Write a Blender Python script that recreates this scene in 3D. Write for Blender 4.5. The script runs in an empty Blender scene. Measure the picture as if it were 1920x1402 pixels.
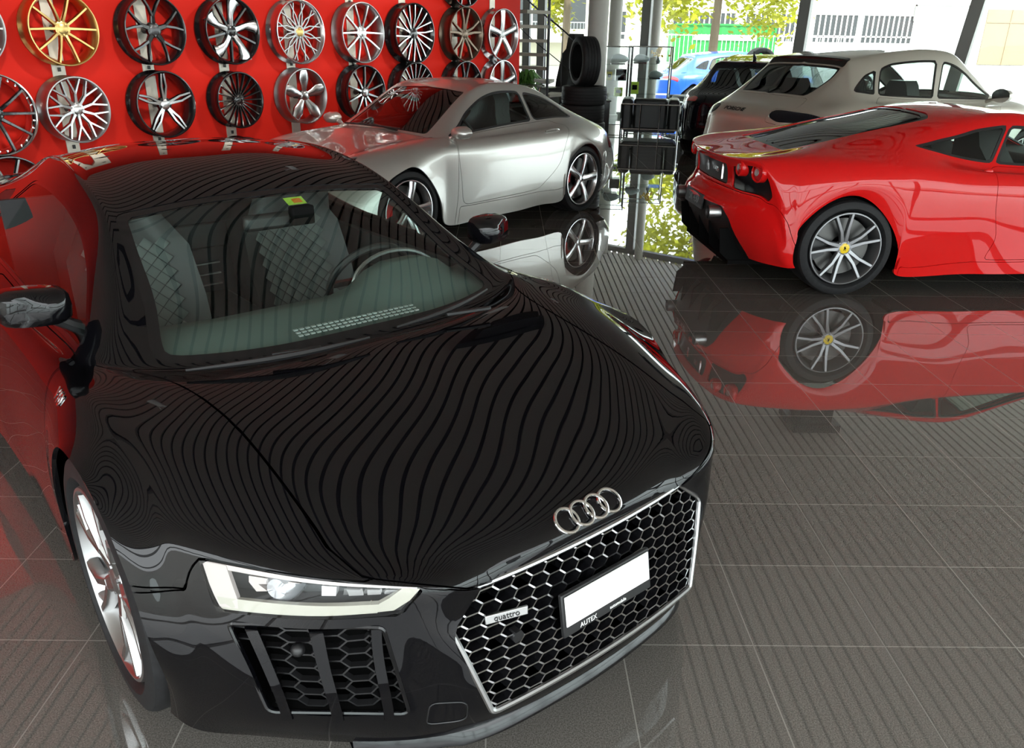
import bpy, math, random
import numpy as np
from mathutils import Matrix, Vector, Euler

PI = math.pi
random.seed(7)
SC = bpy.context.scene
COL = SC.collection

# ------------------------------------------------------------------ camera
def camera_rows(pitch, roll, yaw):
    cy, sy = math.cos(yaw), math.sin(yaw)
    f0 = np.array([-sy, cy, 0.0]); r0 = np.array([cy, sy, 0.0]); u0 = np.array([0, 0, 1.0])
    cp, sp = math.cos(pitch), math.sin(pitch)
    fw = f0 * cp - u0 * sp; up = u0 * cp + f0 * sp
    cr, sr = math.cos(roll), math.sin(roll)
    return r0 * cr + up * sr, up * cr - r0 * sr, fw
CAM_POS = (0.0, 0.0, 1.6934)
_r, _u, _f = camera_rows(0.40051, 0.0161, -0.0121)
cam_data = bpy.data.cameras.new('camera')
cam_data.sensor_width = 36.0
cam_data.lens = 1509.3 / 1920 * 36.0
cam_data.clip_start = 0.05; cam_data.clip_end = 400
cam = bpy.data.objects.new('camera', cam_data); COL.objects.link(cam)
cam.matrix_world = Matrix(((_r[0], _u[0], -_f[0], CAM_POS[0]), (_r[1], _u[1], -_f[1], CAM_POS[1]),
                           (_r[2], _u[2], -_f[2], CAM_POS[2]), (0, 0, 0, 1)))
SC.camera = cam

# ------------------------------------------------------------------ world, sun, exposure
SC.view_settings.view_transform = 'Standard'
SC.view_settings.look = 'None'
SC.view_settings.gamma = 1.0
SC.view_settings.use_curve_mapping = False
SC.view_settings.exposure = 1.4
world = bpy.data.worlds.new('sky'); SC.world = world; world.use_nodes = True
wn = world.node_tree.nodes; wl = world.node_tree.links
bg = wn['Background']; bg.inputs['Color'].default_value = (0.93, 0.98, 1.0, 1); bg.inputs['Strength'].default_value = 2.4
sun_d = bpy.data.lights.new('sun', 'SUN'); sun_d.energy = 3.0; sun_d.angle = math.radians(2); sun_d.color = (1, .95, .86)
sun = bpy.data.objects.new('sun', sun_d); COL.objects.link(sun)
sun.rotation_euler = (math.radians(38), math.radians(14), 0)

# ------------------------------------------------------------------ materials
MATS = {}
def mat(name, base=(.5, .5, .5), rough=.5, metal=0.0, coat=0.0, coat_rough=.02, spec=.5, emit=None, estr=1.0):
    if name in MATS: return MATS[name]
    m = bpy.data.materials.new(name); m.use_nodes = True
    b = m.node_tree.nodes['Principled BSDF']
    b.inputs['Base Color'].default_value = (*base, 1); b.inputs['Roughness'].default_value = rough
    b.inputs['Metallic'].default_value = metal; b.inputs['Coat Weight'].default_value = coat
    b.inputs['Coat Roughness'].default_value = coat_rough; b.inputs['Coat IOR'].default_value = 1.42; b.inputs['Specular IOR Level'].default_value = spec
    if emit:
        b.inputs['Emission Color'].default_value = (*emit, 1); b.inputs['Emission Strength'].default_value = estr
    MATS[name] = m
    return m
def glass(name, tint=(.8, .9, .87), refl_ior=1.5, rough=0.0):
    if name in MATS: return MATS[name]
    m = bpy.data.materials.new(name); m.use_nodes = True
    n = m.node_tree.nodes; l = m.node_tree.links; n.clear()
    out = n.new('ShaderNodeOutputMaterial'); mix = n.new('ShaderNodeMixShader'); fr = n.new('ShaderNodeFresnel')
    tr = n.new('ShaderNodeBsdfTransparent'); gl = n.new('ShaderNodeBsdfGlossy')
    tr.inputs['Color'].default_value = (*tint, 1); gl.inputs['Roughness'].default_value = rough
    # same reflectance from either side of the sheet
    ge = n.new('ShaderNodeNewGeometry'); ma = n.new('ShaderNodeMath'); ma.operation = 'MULTIPLY_ADD'
    ma.inputs[1].default_value = 1 / refl_ior - refl_ior; ma.inputs[2].default_value = refl_ior
    l.new(ge.outputs['Backfacing'], ma.inputs[0]); l.new(ma.outputs[0], fr.inputs['IOR'])
    l.new(fr.outputs[0], mix.inputs[0]); l.new(tr.outputs[0], mix.inputs[1]); l.new(gl.outputs[0], mix.inputs[2])
    l.new(mix.outputs[0], out.inputs[0])
    MATS[name] = m
    return m
def noise_tint(m, scale, lo, hi, detail=4, bump=0.0, coord='Object'):
    """multiply the base colour between lo and hi with a noise; optional bump"""
    n = m.node_tree.nodes; l = m.node_tree.links; b = n['Principled BSDF']
    c = b.inputs['Base Color'].default_value[:]
    tc = n.new('ShaderNodeTexCoord'); nz = n.new('ShaderNodeTexNoise'); rp = n.new('ShaderNodeValToRGB')
    nz.inputs['Scale'].default_value = scale; nz.inputs['Detail'].default_value = detail
    rp.color_ramp.elements[0].color = (c[0] * lo, c[1] * lo, c[2] * lo, 1); rp.color_ramp.elements[0].position = .3
    rp.color_ramp.elements[1].color = (c[0] * hi, c[1] * hi, c[2] * hi, 1); rp.color_ramp.elements[1].position = .7
    l.new(tc.outputs[coord], nz.inputs['Vector']); l.new(nz.outputs['Fac'], rp.inputs[0]); l.new(rp.outputs[0], b.inputs['Base Color'])
    if bump:
        bp = n.new('ShaderNodeBump'); bp.inputs['Strength'].default_value = bump; bp.inputs['Distance'].default_value = .01
        l.new(nz.outputs['Fac'], bp.inputs['Height']); l.new(bp.outputs[0], b.inputs['Normal'])
    return m

M_BLACKPAINT = mat('black_paint', (.003, .003, .004), .5, 0, 1.0, .004, spec=0.0)
M_SILVER = mat('silver_paint', (.50, .485, .455), .33, .75, 1.0, .015)
M_RED = mat('red_paint', (.62, .008, .008), .5, 0, 1.0, .005, spec=0.0)
M_BEIGE = mat('beige_metal_paint', (.50, .465, .40), .38, .6, 1.0, .02)
M_DARKPAINT = mat('dark_navy_paint', (.005, .006, .011), .5, 0, 1.0, .01, spec=0.0)
M_BLUE = mat('blue_paint', (.01, .09, .62), .3, .1, 1.0, .02)
M_WHITEPAINT = mat('white_paint', (.8, .8, .8), .3, 0, 1.0, .02)
M_TRIM = mat('black_plastic', (.012, .012, .013), .42)
M_GLOSSTRIM = mat('gloss_black', (.006, .006, .007), .12)
M_CAVITY = mat('cavity_black', (.004, .004, .004), .9, spec=.1)
M_RUBBER = noise_tint(mat('tyre_rubber', (.013, .013, .014), .6, spec=.25), 60, .8, 1.3)
M_CHROME = mat('chrome', (.78, .78, .78), .09, 1.0)
M_ALU = mat('bright_alloy', (.62, .62, .63), .24, 1.0, .3)
M_SATIN = mat('satin_alloy', (.42, .42, .42), .36, 1.0)
M_DISC = mat('brake_disc', (.09, .088, .085), .42, 1.0)
M_BLACKALLOY = mat('black_alloy', (.007, .007, .008), .22, 0, .8, .05)
M_GREYALLOY = mat('grey_alloy', (.10, .10, .105), .32, .9)
M_GOLD = mat('gold_alloy', (.62, .43, .16), .3, 1.0)
M_BRONZE = mat('bronze_alloy', (.16, .12, .09), .3, .9)
M_CARGLASS = glass('car_glass', (.84, .94, .90), 1.55)
M_TINTGLASS = glass('tinted_glass', (.16, .19, .19), 1.6)
M_LENS = glass('clear_lens', (.93, .94, .95), 1.45)
M_PANE = glass('window_pane', (.93, .97, .96), 1.4)
M_LEATHER = mat('black_leather', (.026, .027, .028), .42)
M_ALCANT = mat('dash_grey', (.085, .115, .106), .8)
M_CALRED = mat('caliper_red', (.55, .02, .02), .4)
M_LAMPRED = mat('lamp_red', (.45, .008, .012), .15, 0, 1.0)
M_YELLOW = mat('yellow_enamel', (.85, .6, .02), .3)
M_WHITE = mat('plate_white', (.86, .86, .85), .4)
M_CARBON = mat('carbon_weave', (.02, .02, .022), .3, 0, .6)
M_INTERIOR = mat('car_interior', (.03, .03, .032), .8)

# ------------------------------------------------------------------ object helpers
def link(o, parent=None):
    COL.objects.link(o)
    if parent is not None: o.parent = parent
    return o
def tag(o, label=None, cat=None, group=None, kind=None):
    if label: o['label'] = label
    if cat: o['category'] = cat
    if group: o['group'] = group
    if kind: o['kind'] = kind
    return o
def empty(name, loc=(0, 0, 0), rz=0.0, parent=None):
    o = bpy.data.objects.new(name, None); o.empty_display_size = .1
    o.location = loc; o.rotation_euler = (0, 0, rz)
    return link(o, parent)
def copy_tree(o, parent=None):
    c = o.copy(); COL.objects.link(c)
    if parent is not None:
        c.parent = parent
    for ch in list(o.children): copy_tree(ch, c)
    return c
def frame_from(n, up=(0, 0, 1)):
    """3x3 columns (side, up, normal) for a facing direction n"""
    n = np.array(n, float); n /= np.linalg.norm(n)
    s = np.cross(up, n); s /= np.linalg.norm(s)
    return np.stack([s, np.cross(n, s), n], 1)

class MB:
    def __init__(s): s.v = []; s.f = []; s.m = []
    def add(s, vs, fs, mi=0):
        b = len(s.v); s.v.extend([tuple(map(float, p)) for p in vs])
        for f in fs:
            s.f.append(tuple(b + i for i in f)); s.m.append(mi)
        return s
    def box(s, c, d, rot=None, mi=0):
        h = np.array(d) / 2
        P = np.array([[x, y, z] for x in (-1, 1) for y in (-1, 1) for z in (-1, 1)]) * h
        if rot is not None: P = P @ np.array(rot).T
        P = P + np.array(c)
        return s.add(P, [(0, 1, 3, 2), (4, 6, 7, 5), (0, 4, 5, 1), (2, 3, 7, 6), (0, 2, 6, 4), (1, 5, 7, 3)], mi)
    def bar(s, p0, p1, w, t, up=(0, 0, 1), mi=0):
        p0 = np.array(p0, float); p1 = np.array(p1, float); d = p1 - p0; L = np.linalg.norm(d); d /= L
        u = np.array(up, float)
        if abs(d @ u) > .98: u = np.array([1., 0, 0])
        a = np.cross(d, u); a /= np.linalg.norm(a); b = np.cross(a, d)
        return s.box((p0 + p1) / 2, (L, w, t), np.stack([d, a, b], 1), mi)
    def tube(s, path, r, n=8, closed=False, cap=True, mi=0):
        P = np.array(path, float); k = len(P); rr = r if hasattr(r, '__len__') else [r] * k
        if closed: T = np.roll(P, -1, 0) - np.roll(P, 1, 0)
        else: T = np.gradient(P, axis=0)
        T /= np.linalg.norm(T, axis=1)[:, None] + 1e-12
        a = np.cross(T[0], (0, 0, 1.)); 
        if np.linalg.norm(a) < 1e-3: a = np.cross(T[0], (1., 0, 0))
        a /= np.linalg.norm(a); vs = []
        for i in range(k):
            a = a - T[i] * (a @ T[i]); a /= np.linalg.norm(a); b = np.cross(T[i], a)
            for q in range(n):
                t = 2 * PI * q / n; vs.append(P[i] + (a * math.cos(t) + b * math.sin(t)) * rr[i])
        fs = []
        for i in range(k if closed else k - 1):
            j = (i + 1) % k
            for q in range(n):
                q2 = (q + 1) % n; fs.append((i * n + q, i * n + q2, j * n + q2, j * n + q))
        if cap and not closed: fs += [tuple(range(n - 1, -1, -1)), tuple((k - 1) * n + q for q in range(n))]
        return s.add(vs, fs, mi)
    def cyl(s, p0, p1, r, r1=None, n=16, mi=0):
        return s.tube([p0, p1], [r, r if r1 is None else r1], n, mi=mi)
    def lathe(s, prof, n=48, axis='y', c=(0, 0, 0), closed=False, mi=0):
        """prof: (radius, height along axis)"""
        vs = []; k = len(prof)
        for q in range(n):
            t = 2 * PI * q / n; ct, st = math.cos(t), math.sin(t)
            for (r, h) in prof:
                p = (r * ct, h, r * st) if axis == 'y' else ((r * ct, r * st, h) if axis == 'z' else (h, r * ct, r * st))
                vs.append((p[0] + c[0], p[1] + c[1], p[2] + c[2]))
        fs = []
        for q in range(n):
            q2 = (q + 1) % n
            for i in range(k if closed else k - 1):
                j = (i + 1) % k
                f = (q * k + i, q * k + j, q2 * k + j, q2 * k + i)
                fs.append(f if axis != 'z' else f[::-1])
        return s.add(vs, fs, mi)
    def prism(s, poly, z0, z1, fr=None, o=(0, 0, 0), mi=0, inset=0.0, mi_top=None):
        """extrude a 2D polygon along the third axis of frame fr; inset shrinks the top a little"""
        P = np.array(poly, float); k = len(P); c = P.mean(0)
        T = P + (c - P) / (np.linalg.norm(c - P, axis=1)[:, None] + 1e-9) * inset
        V = np.array([[p[0], p[1], z0] for p in P] + [[p[0], p[1], z1] for p in T])
        if fr is not None: V = V @ np.array(fr).T
        V = V + np.array(o)
        fs = [(i, (i + 1) % k, k + (i + 1) % k, k + i) for i in range(k)]
        s.add(V, fs + [tuple(range(k - 1, -1, -1))], mi)
        b = len(s.v); s.v.extend([tuple(v) for v in V[k:]]); s.f.append(tuple(range(b, b + k))); s.m.append(mi if mi_top is None else mi_top)
        return s
    def ball(s, c, r, n=12, mi=0):
        r = np.array(r if hasattr(r, '__len__') else (r, r, r), float); vs = []; fs = []; m = n // 2
        for i in range(m + 1):
            a = PI * i / m
            for q in range(n):
                t = 2 * PI * q / n
                vs.append(np.array(c) + r * np.array([math.sin(a) * math.cos(t), math.sin(a) * math.sin(t), math.cos(a)]))
        for i in range(m):
            for q in range(n):
                q2 = (q + 1) % n; fs.append((i * n + q, (i + 1) * n + q, (i + 1) * n + q2, i * n + q2))
        return s.add(vs, fs, mi)
    def build(s, name, mats, parent=None, smooth=35, bev=0.0, loc=None):
        me = bpy.data.meshes.new(name); me.from_pydata(s.v, [], s.f); 
        for m in (mats if isinstance(mats, (list, tuple)) else [mats]): me.materials.append(m)
        me.polygons.foreach_set('material_index', s.m)
        if smooth:
            me.polygons.foreach_set('use_smooth', [True] * len(me.polygons)); me.set_sharp_from_angle(angle=math.radians(smooth))
        me.update()
        o = bpy.data.objects.new(name, me); link(o, parent)
        if loc is not None: o.location = loc
        if bev:
            b = o.modifiers.new('bevel', 'BEVEL'); b.width = bev; b.segments = 2; b.limit_method = 'ANGLE'; b.angle_limit = math.radians(40)
        return o

def text_mesh(name, body, size, mtl, parent, loc, fr, depth=.001, align='CENTER'):
    cu = bpy.data.curves.new(name, 'FONT'); cu.body = body; cu.size = size; cu.extrude = depth
    cu.align_x = align; cu.align_y = 'CENTER'
    t = bpy.data.objects.new(name, cu); COL.objects.link(t)
    dg = bpy.context.evaluated_depsgraph_get(); me = bpy.data.meshes.new_from_object(t.evaluated_get(dg))
    bpy.data.objects.remove(t); bpy.data.curves.remove(cu)
    me.name = name; me.materials.clear(); me.materials.append(mtl)
    V = np.empty(len(me.vertices) * 3); me.vertices.foreach_get('co', V); V = V.reshape(-1, 3) @ np.array(fr).T + np.array(loc)
    me.vertices.foreach_set('co', V.ravel()); me.update()
    return link(bpy.data.objects.new(name, me), parent)

# ------------------------------------------------------------------ lofted car bodies
def _bas(t):
    return np.stack([(1 - t) ** 3, 3 * t ** 3 - 6 * t ** 2 + 4, -3 * t ** 3 + 3 * t ** 2 + 3 * t + 1, t ** 3], -1) / 6
def _ext(P):
    return np.concatenate([2 * P[:1] - P[1:2], P, 2 * P[-1:] - P[-2:-1]], 0)
class Surf:
    """smooth surface through a net of rows (front to rear) and columns (centre line to sill), mirrored about y = 0"""
    def __init__(s, rows):
        P = np.array(rows, float); L = P[:, :0:-1] * np.array([1, -1, 1]); s.P = np.concatenate([L, P], 1)
        s.J = P.shape[1] - 1; s.n = P.shape[0]; Q = s.P.copy()
        ui, vi = np.meshgrid(np.arange(s.n), np.arange(-s.J, s.J + 1), indexing='ij')
        for _ in range(4):
            s._set(Q); Q = Q + (s.P - s.ev(ui, vi))
        s._set(Q)
    def _set(s, Q): s.Q = np.swapaxes(_ext(np.swapaxes(_ext(Q), 0, 1)), 0, 1)
    def ev(s, u, v):
        u = np.clip(np.asarray(u, float), 0, s.n - 1); v = np.clip(np.asarray(v, float) + s.J, 0, 2 * s.J)
        a = np.minimum(u.astype(int), s.n - 2); b = np.minimum(v.astype(int), 2 * s.J - 1)
        Bu = _bas(u - a); Bv = _bas(v - b); out = 0
        for i in range(4):
            for j in range(4):
                out = out + (Bu[..., i] * Bv[..., j])[..., None] * s.Q[a + i, b + j]
        return out
    def nrm(s, u, v, e=.02):
        du = s.ev(np.asarray(u) + e, v) - s.ev(np.asarray(u) - e, v); dv = s.ev(u, np.asarray(v) + e) - s.ev(u, np.asarray(v) - e)
        n = np.cross(dv, du); n /= np.linalg.norm(n, axis=-1)[..., None] + 1e-12
        return n
    def grid(s, step=.028):
        us = [0.]; vs = [0.]
        for i in range(s.n - 1):
            L = np.linalg.norm(s.P[i + 1, s.J:] - s.P[i, s.J:], axis=1).max(); k = int(min(14, max(2, math.ceil(L / step))))
            us += list(i + (np.arange(k) + 1) / k)
        for j in range(s.J):
            L = np.linalg.norm(s.P[:, s.J + j + 1] - s.P[:, s.J + j], axis=1).max(); k = int(min(10, max(2, math.ceil(L / step))))
            vs += list(j + (np.arange(k) + 1) / k)
        U, V = np.meshgrid(us, vs, indexing='ij'); P = s.ev(U, V); P[:, 0, 1] = 0
        N = s.nrm(U, V); m = len(vs)
        F = [(i * m + j, i * m + j + 1, (i + 1) * m + j + 1, (i + 1) * m + j) for i in range(len(us) - 1) for j in range(m - 1)]
        return dict(V=P.reshape(-1, 3), N=N.reshape(-1, 3), T=np.stack([U, V], -1).reshape(-1, 2), F=F)
def clip(M, g):
    """the part of mesh M where the per-vertex field g is positive"""
    V, N, T = list(M['V']), list(M['N']), list(M['T']); new = {}; out = []; ins = g > 0
    for f in M['F']:
        q = [ins[i] for i in f]
        if all(q): out.append(f); continue
        if not any(q): continue
        p = []
        for a, b in zip(f, f[1:] + f[:1]):
            if ins[a]: p.append(a)
            if ins[a] != ins[b]:
                k = (a, b) if a < b else (b, a)
                if k not in new:
                    t = g[k[0]] / (g[k[0]] - g[k[1]]); new[k] = len(V)
                    V.append(V[k[0]] * (1 - t) + V[k[1]] * t); N.append(N[k[0]] * (1 - t) + N[k[1]] * t); T.append(T[k[0]] * (1 - t) + T[k[1]] * t)
                p.append(new[k])
        if len(p) > 2: out.append(tuple(p))
    used = sorted({i for f in out for i in f}); mp = {i: k for k, i in enumerate(used)}
    A = lambda L, d: np.array([L[i] for i in used]).reshape(-1, d)
    return dict(V=A(V, 3), N=A(N, 3), T=A(T, 2), F=[tuple(mp[i] for i in f) for f in out])
def round_poly(P, amount):
    P = np.array(P, float); out = []
    for i in range(len(P)):
        a, b, c = P[i - 1], P[i], P[(i + 1) % len(P)]
        la, lc = np.linalg.norm(a - b), np.linalg.norm(c - b); r = min(amount, .45 * la, .45 * lc)
        p, q = b + (a - b) / la * r, b + (c - b) / lc * r
        for t in (0, .25, .5, .75, 1): out.append((1 - t) ** 2 * p + 2 * t * (1 - t) * b + t * t * q)
    return np.array(out)
def field(S, M, poly, sub=10):
    """signed 3D distance of every vertex to the outline poly (row, column parameters); positive inside"""
    P = np.array(poly, float); Q = np.roll(P, -1, 0); t = np.linspace(0, 1, sub, endpoint=False)
    L = (P[:, None] + (Q - P)[:, None] * t[None, :, None]).reshape(-1, 2)
    E = S.ev(L[:, 0], L[:, 1])
    # extrapolate outlines that leave the net so that borders stay uncut
    over = np.stack([np.minimum(L[:, 0], 0) + np.maximum(L[:, 0] - S.n + 1, 0), np.minimum(L[:, 1], 0) + np.maximum(L[:, 1] - S.J, 0)], -1)
    ob = (np.abs(over).sum(1) > 0); E[ob] += np.array([50., 50., 50.]) * np.abs(over[ob]).sum(1)[:, None]
    V, T = M['V'], M['T']; inside = np.zeros(len(V), bool); x, y = T[:, 0], T[:, 1]
    for (x0, y0), (x1, y1) in zip(P, Q):
        c = ((y0 > y) != (y1 > y)); inside ^= c & (x < (x1 - x0) * (y - y0) / ((y1 - y0) if y1 != y0 else 1e-9) + x0)
    d = np.full(len(V), 9.); E2 = np.roll(E, -1, 0)
    for a, b in zip(E, E2):
        ab = b - a
        if np.abs(a).max() > 20 or np.abs(b).max() > 20 or ab @ ab < 1e-12: continue
        k = np.clip(((V - a) @ ab) / (ab @ ab), 0, 1)
        d = np.minimum(d, np.linalg.norm(V - (a + k[:, None] * ab), axis=1))
    return np.where(inside, d, -d)
def mesh_obj(name, M, mtl, parent, skirt=.012, inset=0.0, mirror=False, both=False, label=None):
    """object from clipped surface data; skirt folds the panel edge inward; both welds the mirrored half to it"""
    V, N, F = M['V'].copy(), M['N'].copy(), list(M['F'])
    N /= np.linalg.norm(N, axis=1)[:, None] + 1e-12
    if inset: V = V - N * inset
    if both: V[np.abs(M['T'][:, 1]) < 1e-6, 1] = 0
    if skirt:
        cnt = {}
        for f in F:
            for a, b in zip(f, f[1:] + f[:1]): cnt[(a, b)] = 1
        bd = [(a, b) for (a, b) in cnt if (b, a) not in cnt and not (both and abs(V[a, 1]) < 1e-6 and abs(V[b, 1]) < 1e-6)]
        vv, nn, ff = list(V), list(N), []; mp = {}
        for a, b in bd:
            e = V[b] - V[a]
            for i in (a, b):
                if i not in mp:
                    mp[i] = [len(vv), np.zeros(3)]; vv += [V[i], V[i] - N[i] * skirt]; nn += [N[i], N[i]]
                mp[i][1] += np.cross(e, N[i])
            ff.append((mp[b][0], mp[a][0], mp[a][0] + 1, mp[b][0] + 1))
        for i, (k, w) in mp.items():
            w = w / (np.linalg.norm(w) + 1e-12); nn[k] = w; nn[k + 1] = w
        V, N, F = np.array(vv), np.array(nn), F + ff
    def flip(V, N, F): return V * [1, -1, 1], N * [1, -1, 1], [f[::-1] for f in F]
    if both:
        V2, N2, F2 = flip(V, N, F); c = np.abs(V[:, 1]) < 1e-6; mp = np.where(c, np.arange(len(V)), len(V) + np.cumsum(~c) - 1)
        F = F + [tuple(int(mp[i]) for i in f) for f in F2]; V = np.concatenate([V, V2[~c]]); N = np.concatenate([N, N2[~c]])
    elif mirror: V, N, F = flip(V, N, F)
    me = bpy.data.meshes.new(name); me.from_pydata(V.tolist(), [], F); me.materials.append(mtl)
    me.polygons.foreach_set('use_smooth', [True] * len(F)); me.update()
    me.normals_split_custom_set_from_vertices(N.tolist())
    o = link(bpy.data.objects.new(name, me), parent)
    if label: o['label'] = label
    return o
class Body:
    def __init__(s, rows, root, step=.028): s.S = Surf(rows); s.root = root; s.M = s.S.grid(step)
    def cut(s, poly, rnd=0.0, gap=.002):
        if rnd: poly = round_poly(poly, rnd)
        g = field(s.S, s.M, poly); a = clip(s.M, g - gap); s.M = clip(s.M, -g - gap)
        return a
    def panel(s, name, poly, mtl, side=False, rnd=0.0, gap=.002, skirt=.012, inset=0.0, label=None, parent=None):
        a = s.cut(poly, rnd, gap); p = parent or s.root
        if side:
            pp = p if isinstance(p, (list, tuple)) else (p, p)
            return [mesh_obj(name, a, mtl, pp[0], skirt, inset, label=label), mesh_obj(name, a, mtl, pp[1], skirt, inset, mirror=True, label=label)]
        return mesh_obj(name, a, mtl, p, skirt, inset, both=True, label=label)
    def window(s, name, poly, glassm, seal=.018, side=False, rnd=.12, inset=.004, parent=None, sealmat=None):
        """pane with a black rim around it (the rim is a sub-part of the pane)"""
        if rnd: poly = round_poly(poly, rnd)
        g = field(s.S, s.M, poly); a = clip(s.M, g); s.M = clip(s.M, -g)
        g = field(s.S, a, poly); pane = clip(a, g - seal); rim = clip(a, seal - g); p = parent or s.root; out = []
        pp = p if isinstance(p, (list, tuple)) else (p, p)
        for k in ((0, 1) if side else (0,)):
            o = mesh_obj(name, pane, glassm, pp[k], 0, inset, mirror=k == 1, both=not side)
            mesh_obj('window_seal', rim, sealmat or M_GLOSSTRIM, o, .01, inset * .5, mirror=k == 1, both=not side); out.append(o)
        return out if side else out[0]
    def rest(s, name, mtl, skirt=.02, label=None):
        return mesh_obj(name, s.M, mtl, s.root, skirt, 0, both=True, label=label)

# ------------------------------------------------------------------ wheels and rims
def pol(r, a, y): return np.array([r * math.cos(a), y, r * math.sin(a)])
def spoke(mb, pts, depth=.03, cham=.35, front=0, sidem=0):
    """pts: (r, angle, width, y); a chamfered bar running along them, front face outward (+y)"""
    ring = []
    n = len(pts); C = [pol(r, a, y) for r, a, w, y in pts]
    for i, (r, a, w, y) in enumerate(pts):
        d = C[min(i + 1, n - 1)] - C[max(i - 1, 0)]; d[1] = 0; d /= np.linalg.norm(d) + 1e-9
        t = np.array([-d[2], 0, d[0]])
        c = C[i]; dn = np.array([0, depth, 0]); up = np.array([0, depth * .25, 0])
        ring.append([c + t * w / 2 - dn, c + t * w / 2 - up, c + t * w / 2 * (1 - cham), c - t * w / 2 * (1 - cham), c - t * w / 2 - up, c - t * w / 2 - dn])
    vs = [p for q in ring for p in q]
    fs = []; fm = []
    for i in range(n - 1):
        for k in range(6):
            k2 = (k + 1) % 6; fs.append((i * 6 + k, (i + 1) * 6 + k, (i + 1) * 6 + k2, i * 6 + k2)); fm.append(front if k == 2 else sidem)
    fs += [tuple(range(6)), tuple((n - 1) * 6 + k for k in range(5, -1, -1))]; fm += [sidem, sidem]
    b = len(mb.v); mb.v.extend([tuple(p) for p in vs])
    for f, m in zip(fs, fm): mb.f.append(tuple(b + i for i in f)); mb.m.append(m)
def rim_face(style, R, y=-.01, two=False, a0=PI / 2):
    """spoke star of radius R; style picks the casting"""
    mb = MB(); ri = R * .93; F = dict(front=1 if two else 0)
    hub = R * .225; yh = y - .022
    def S(*p, **k): spoke(mb, p, **{**F, **k})
    def A(n): return [a0 + 2 * PI * k / n for k in range(n)]
    if style == 'ten':
        for a in A(5):
            for s in (-1, 1): S((hub * .8, a + s * .26, R * .1, yh), (R * .5, a + s * .31, R * .075, y - .005), (ri, a + s * .33, R * .07, y))
    elif style == 'ten_even':
        for a in A(10): S((hub * .8, a, R * .11, yh), (R * .5, a, R * .085, y - .006), (ri, a, R * .075, y))
    elif style == 'twin':
        for a in A(5):
            for s in (-1, 1): S((hub * .7, a + s * .3, R * .14, yh), (R * .5, a + s * .18, R * .105, y - .006), (ri * 1.02, a + s * .235, R * .09, y))
    elif style == 'star':
        for a in A(5): S((hub * .6, a, R * .2, yh), (R * .5, a, R * .24, y - .004), (R * .7, a, R * .26, y), (ri, a, R * .2, y - .002))
    elif style == 'petal':
        for a in A(5): S((hub * .6, a, R * .17, yh), (R * .4, a, R * .28, y - .008), (R * .62, a, R * .42, y - .004), (R * .82, a, R * .34, y), (ri, a, R * .26, y))
    elif style == 'five':
        for a in A(5): S((hub * .5, a, R * .27, yh + .006), (R * .4, a, R * .235, y - .004), (R * .72, a, R * .255, y), (ri, a, R * .31, y - .003))
    elif style == 'split':
        for a in A(5):
            for s in (-1, 1): S((hub * .5, a + s * .1, R * .12, yh), (R * .55, a + s * .14, R * .085, y - .004), (ri * .98, a + s * .045, R * .075, y))
            S((R * .33, a, R * .12, y - .02), (R * .26, a, R * .12, y - .022), front=0)
    elif style == 'y5':
        for a in A(5):
            S((hub * .6, a, R * .17, yh), (R * .42, a, R * .13, y - .012))
            for s in (-1, 1): S((R * .40, a + s * .03, R * .1, y - .012), (R * .68, a + s * .2, R * .08, y - .004), (ri, a + s * .3, R * .075, y))
    elif style == 'ymesh':
        for a in A(10):
            S((hub * .6, a, R * .11, yh), (R * .5, a, R * .09, y - .01))
            for s in (-1, 1): S((R * .48, a, R * .08, y - .01), (ri, a + s * .2, R * .065, y))
    elif style == 'lattice':
        for a in A(12):
            for s in (-1, 1): S((hub * .9, a, R * .06, yh), (R * .5, a + s * .14, R * .05, y - .03), (ri * .96, a + s * .34, R * .045, y - .02), depth=.018)
    elif style == 'twist':
        for a in A(5):
            S((hub * .6, a, R * .2, yh), (R * .5, a + .02, R * .2, y - .006), (R * .8, a + .12, R * .36, y), (ri, a + .2, R * .46, y))
            S((hub * .6, a + .63, R * .1, yh - .012), (ri, a + .72, R * .08, y - .014), front=0)
    elif style == 'turbine':
        for a in A(9):
            S((hub * .8, a, R * .07, yh), (R * .55, a + .1, R * .06, y - .006), (ri, a + .06, R * .075, y))
            S((hub * .8, a, R * .07, yh), (R * .5, a + .34, R * .055, y - .008), (ri, a + .44, R * .07, y))
    elif style == 'multi':
        for a in A(20): S((hub * .8, a, R * .05, yh), (R * .6, a, R * .055, y - .006), (ri, a, R * .06, y))
    elif style == 'blade5y':   # five pairs that fork and step sideways
        for a in A(5):
            S((hub * .5, a, R * .2, yh), (R * .38, a, R * .17, y - .01))
            S((R * .36, a - .06, R * .1, y - .01), (R * .62, a - .26, R * .1, y - .004), (ri, a - .25, R * .09, y))
            S((R * .36, a + .06, R * .1, y - .01), (R * .7, a + .1, R * .1, y - .004), (ri, a + .3, R * .11, y))
            S((R * .66, a - .25, R * .07, y - .006), (ri, a - .08, R * .06, y - .004), front=0)
    mb.lathe([(0, yh + .002), (hub * .55, yh + .004), (hub * .95, yh - .002), (hub * 1.05, yh - .03), (0, yh - .035)], 24)
    for k in range(5):
        a = a0 + PI / 5 + 2 * PI * k / 5; c = pol(hub * .68, a, 0)
        mb.cyl((c[0], yh - .002, c[2]), (c[0], yh + .006, c[2]), hub * .13, n=6)
    return mb
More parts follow.
